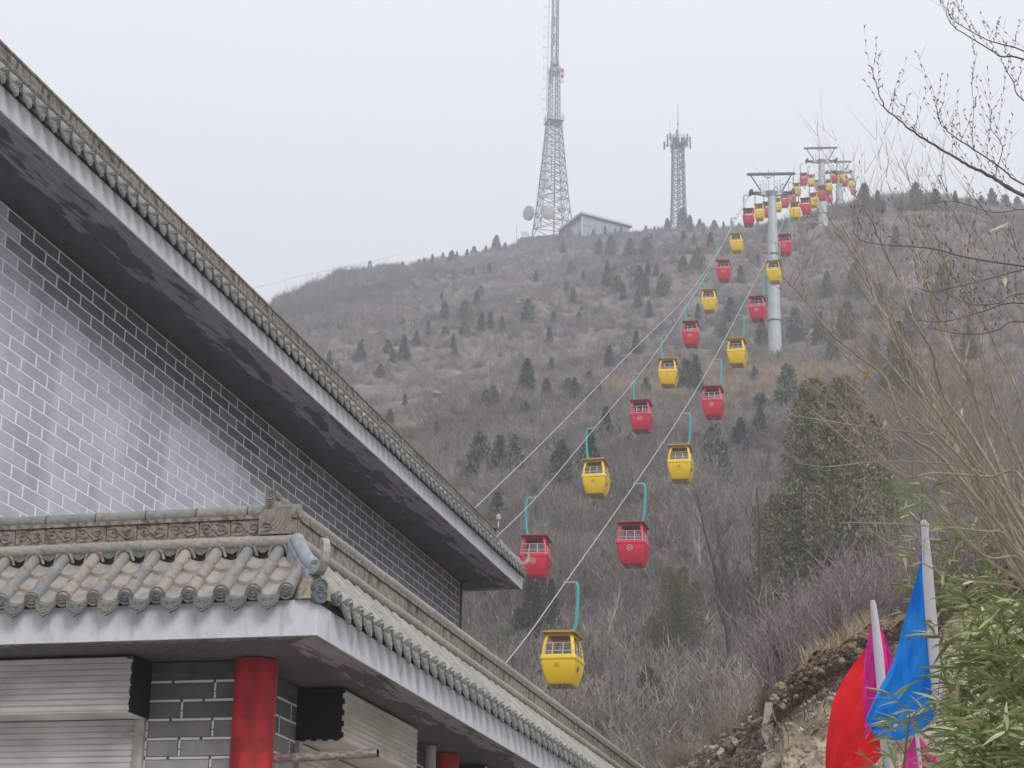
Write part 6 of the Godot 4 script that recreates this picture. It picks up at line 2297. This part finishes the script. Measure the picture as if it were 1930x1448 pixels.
	M.bark_tan = mat(lin(0.42, 0.345, 0.27), 0.9, blot, Vector3(4, 4, 4))
	M.bark_dark = mat(lin(0.16, 0.125, 0.12), 0.85, blot, Vector3(6, 6, 6))
	M.bud = mat(lin(0.12, 0.095, 0.095), 0.8)
	M.straw = mat(lin(0.50, 0.40, 0.27), 0.9)
	var rocky := noise_tex(0.02, [[0.2, Color(0.55, 0.50, 0.46)], [0.38, Color(0.86, 0.82, 0.77)], [0.55, Color(1, 0.97, 0.92)], [0.8, Color(0.95, 0.86, 0.75)]], FastNoiseLite.TYPE_SIMPLEX_SMOOTH, 6, 512, 71)
	M.rock_pale = mat(lin(0.82, 0.78, 0.71), 0.95, rocky, Vector3(0.9, 0.9, 0.9), rough_bump, 1.2)
	M.rock_tan = mat(lin(0.36, 0.33, 0.30), 0.95, rocky, Vector3(0.4, 0.4, 0.4), rough_bump, 1.0)
	M.rock_grey = mat(lin(0.38, 0.35, 0.32), 0.95, rocky, Vector3(0.8, 0.8, 0.8), rough_bump, 1.0)
	M.soil = mat(lin(0.20, 0.155, 0.12), 1.0, rocky, Vector3(0.7, 0.7, 0.7), rough_bump, 1.5)
	M.soil_pale = mat(lin(0.33, 0.27, 0.21), 1.0, rocky, Vector3(1.2, 1.2, 1.2), rough_bump, 1.0)
	M.pole = mat(lin(0.6, 0.6, 0.6), 0.4, null, Vector3.ONE, null, 0.5, 0.3)
	for q in [["white_cloth", Color(0.80, 0.78, 0.84)], ["red_cloth", Color(0.92, 0.012, 0.018)], ["pink_cloth", Color(0.90, 0.04, 0.40)], ["blue_cloth", Color(0.005, 0.29, 0.95)], ["green_cloth", Color(0.05, 0.55, 0.05)]]:
		var cl := mat(lin(q[1].r, q[1].g, q[1].b), 0.7)
		cl.backlight_enabled = true
		cl.backlight = Color(q[1].r, q[1].g, q[1].b).linear_to_srgb() * 0.55
		M[q[0]] = cl
	var font := SystemFont.new()
	font.font_names = PackedStringArray(["Droid Sans"])
	font.font_weight = 700
	M.font = font

# ---------------------------------------------------------------- everything
func _ready() -> void:
	heading = Vector3(-sin(yaw), 0, -cos(yaw))
	side = Vector3(cos(yaw), 0, -sin(yaw))
	# camera
	var cam := Camera3D.new()
	cam.name = "camera"
	var fw := heading * cos(pitch) + Vector3.UP * sin(pitch)
	var up := Vector3.UP * cos(pitch) - heading * sin(pitch)
	var cx := side * cos(ROLL) + up * sin(ROLL)
	var cy := -side * sin(ROLL) + up * cos(ROLL)
	cam.transform = Transform3D(Basis(cx, cy, -fw), EYE)
	cam.fov = rad_to_deg(2.0 * atan(724.0 / F))
	cam.near = 0.1
	cam.far = 8000.0
	add_child(cam)
	# sky, haze, exposure
	var env := Environment.new()
	env.background_mode = Environment.BG_SKY
	var sm := ProceduralSkyMaterial.new()
	sm.sky_top_color = Color(0.868, 0.877, 0.897)
	sm.sky_horizon_color = Color(0.885, 0.900, 0.915)
	sm.sky_curve = 0.3
	sm.ground_bottom_color = Color(0.42, 0.41, 0.40)
	sm.ground_horizon_color = Color(0.70, 0.70, 0.70)
	sm.sun_angle_max = 1.0
	var sky := Sky.new()
	sky.sky_material = sm
	env.sky = sky
	env.background_energy_multiplier = 0.97
	env.ambient_light_source = Environment.AMBIENT_SOURCE_SKY
	env.tonemap_mode = Environment.TONE_MAPPER_LINEAR
	env.tonemap_exposure = 1.95
	env.fog_enabled = true
	env.fog_density = 0.0017
	env.fog_light_color = Color(0.85, 0.865, 0.90)
	env.sdfgi_enabled = true
	env.ssao_enabled = true
	env.ssil_enabled = true
	var we := WorldEnvironment.new()
	we.name = "environment"
	we.environment = env
	add_child(we)
	# bright patch of the overcast, behind the viewer
	var sun := DirectionalLight3D.new()
	sun.name = "sun"
	sun.light_energy = 0.55
	sun.light_color = Color(1.0, 0.985, 0.96)
	sun.light_angular_distance = 24.0
	sun.shadow_enabled = true
	sun.look_at_from_position(Vector3(34, 40, 42), Vector3.ZERO)
	add_child(sun)
	make_materials()
	make_skyline()
	# the ground meets the feet of the pylons
	var feet := []
	for q in [[1469, 672, 200], [1552, 428, 288], [1584, 394, 350]]:
		var p := at(q[0], q[1], q[2])
		feet.append(Vector3(p.x, p.y - hill_y(p.x, p.z), p.z))
	dents = feet
	bare_spot = hill_at(1440, 740)
	rng.seed = 1
	build_hill()
	build_shop()
	build_hall()
	build_crest()
	build_bank()
	build_cableway()
	build_flags()
	build_outcrops()
	build_evergreens()
	build_bare_trees()
	build_bamboo()
	build_near_branches()
	build_scrub()
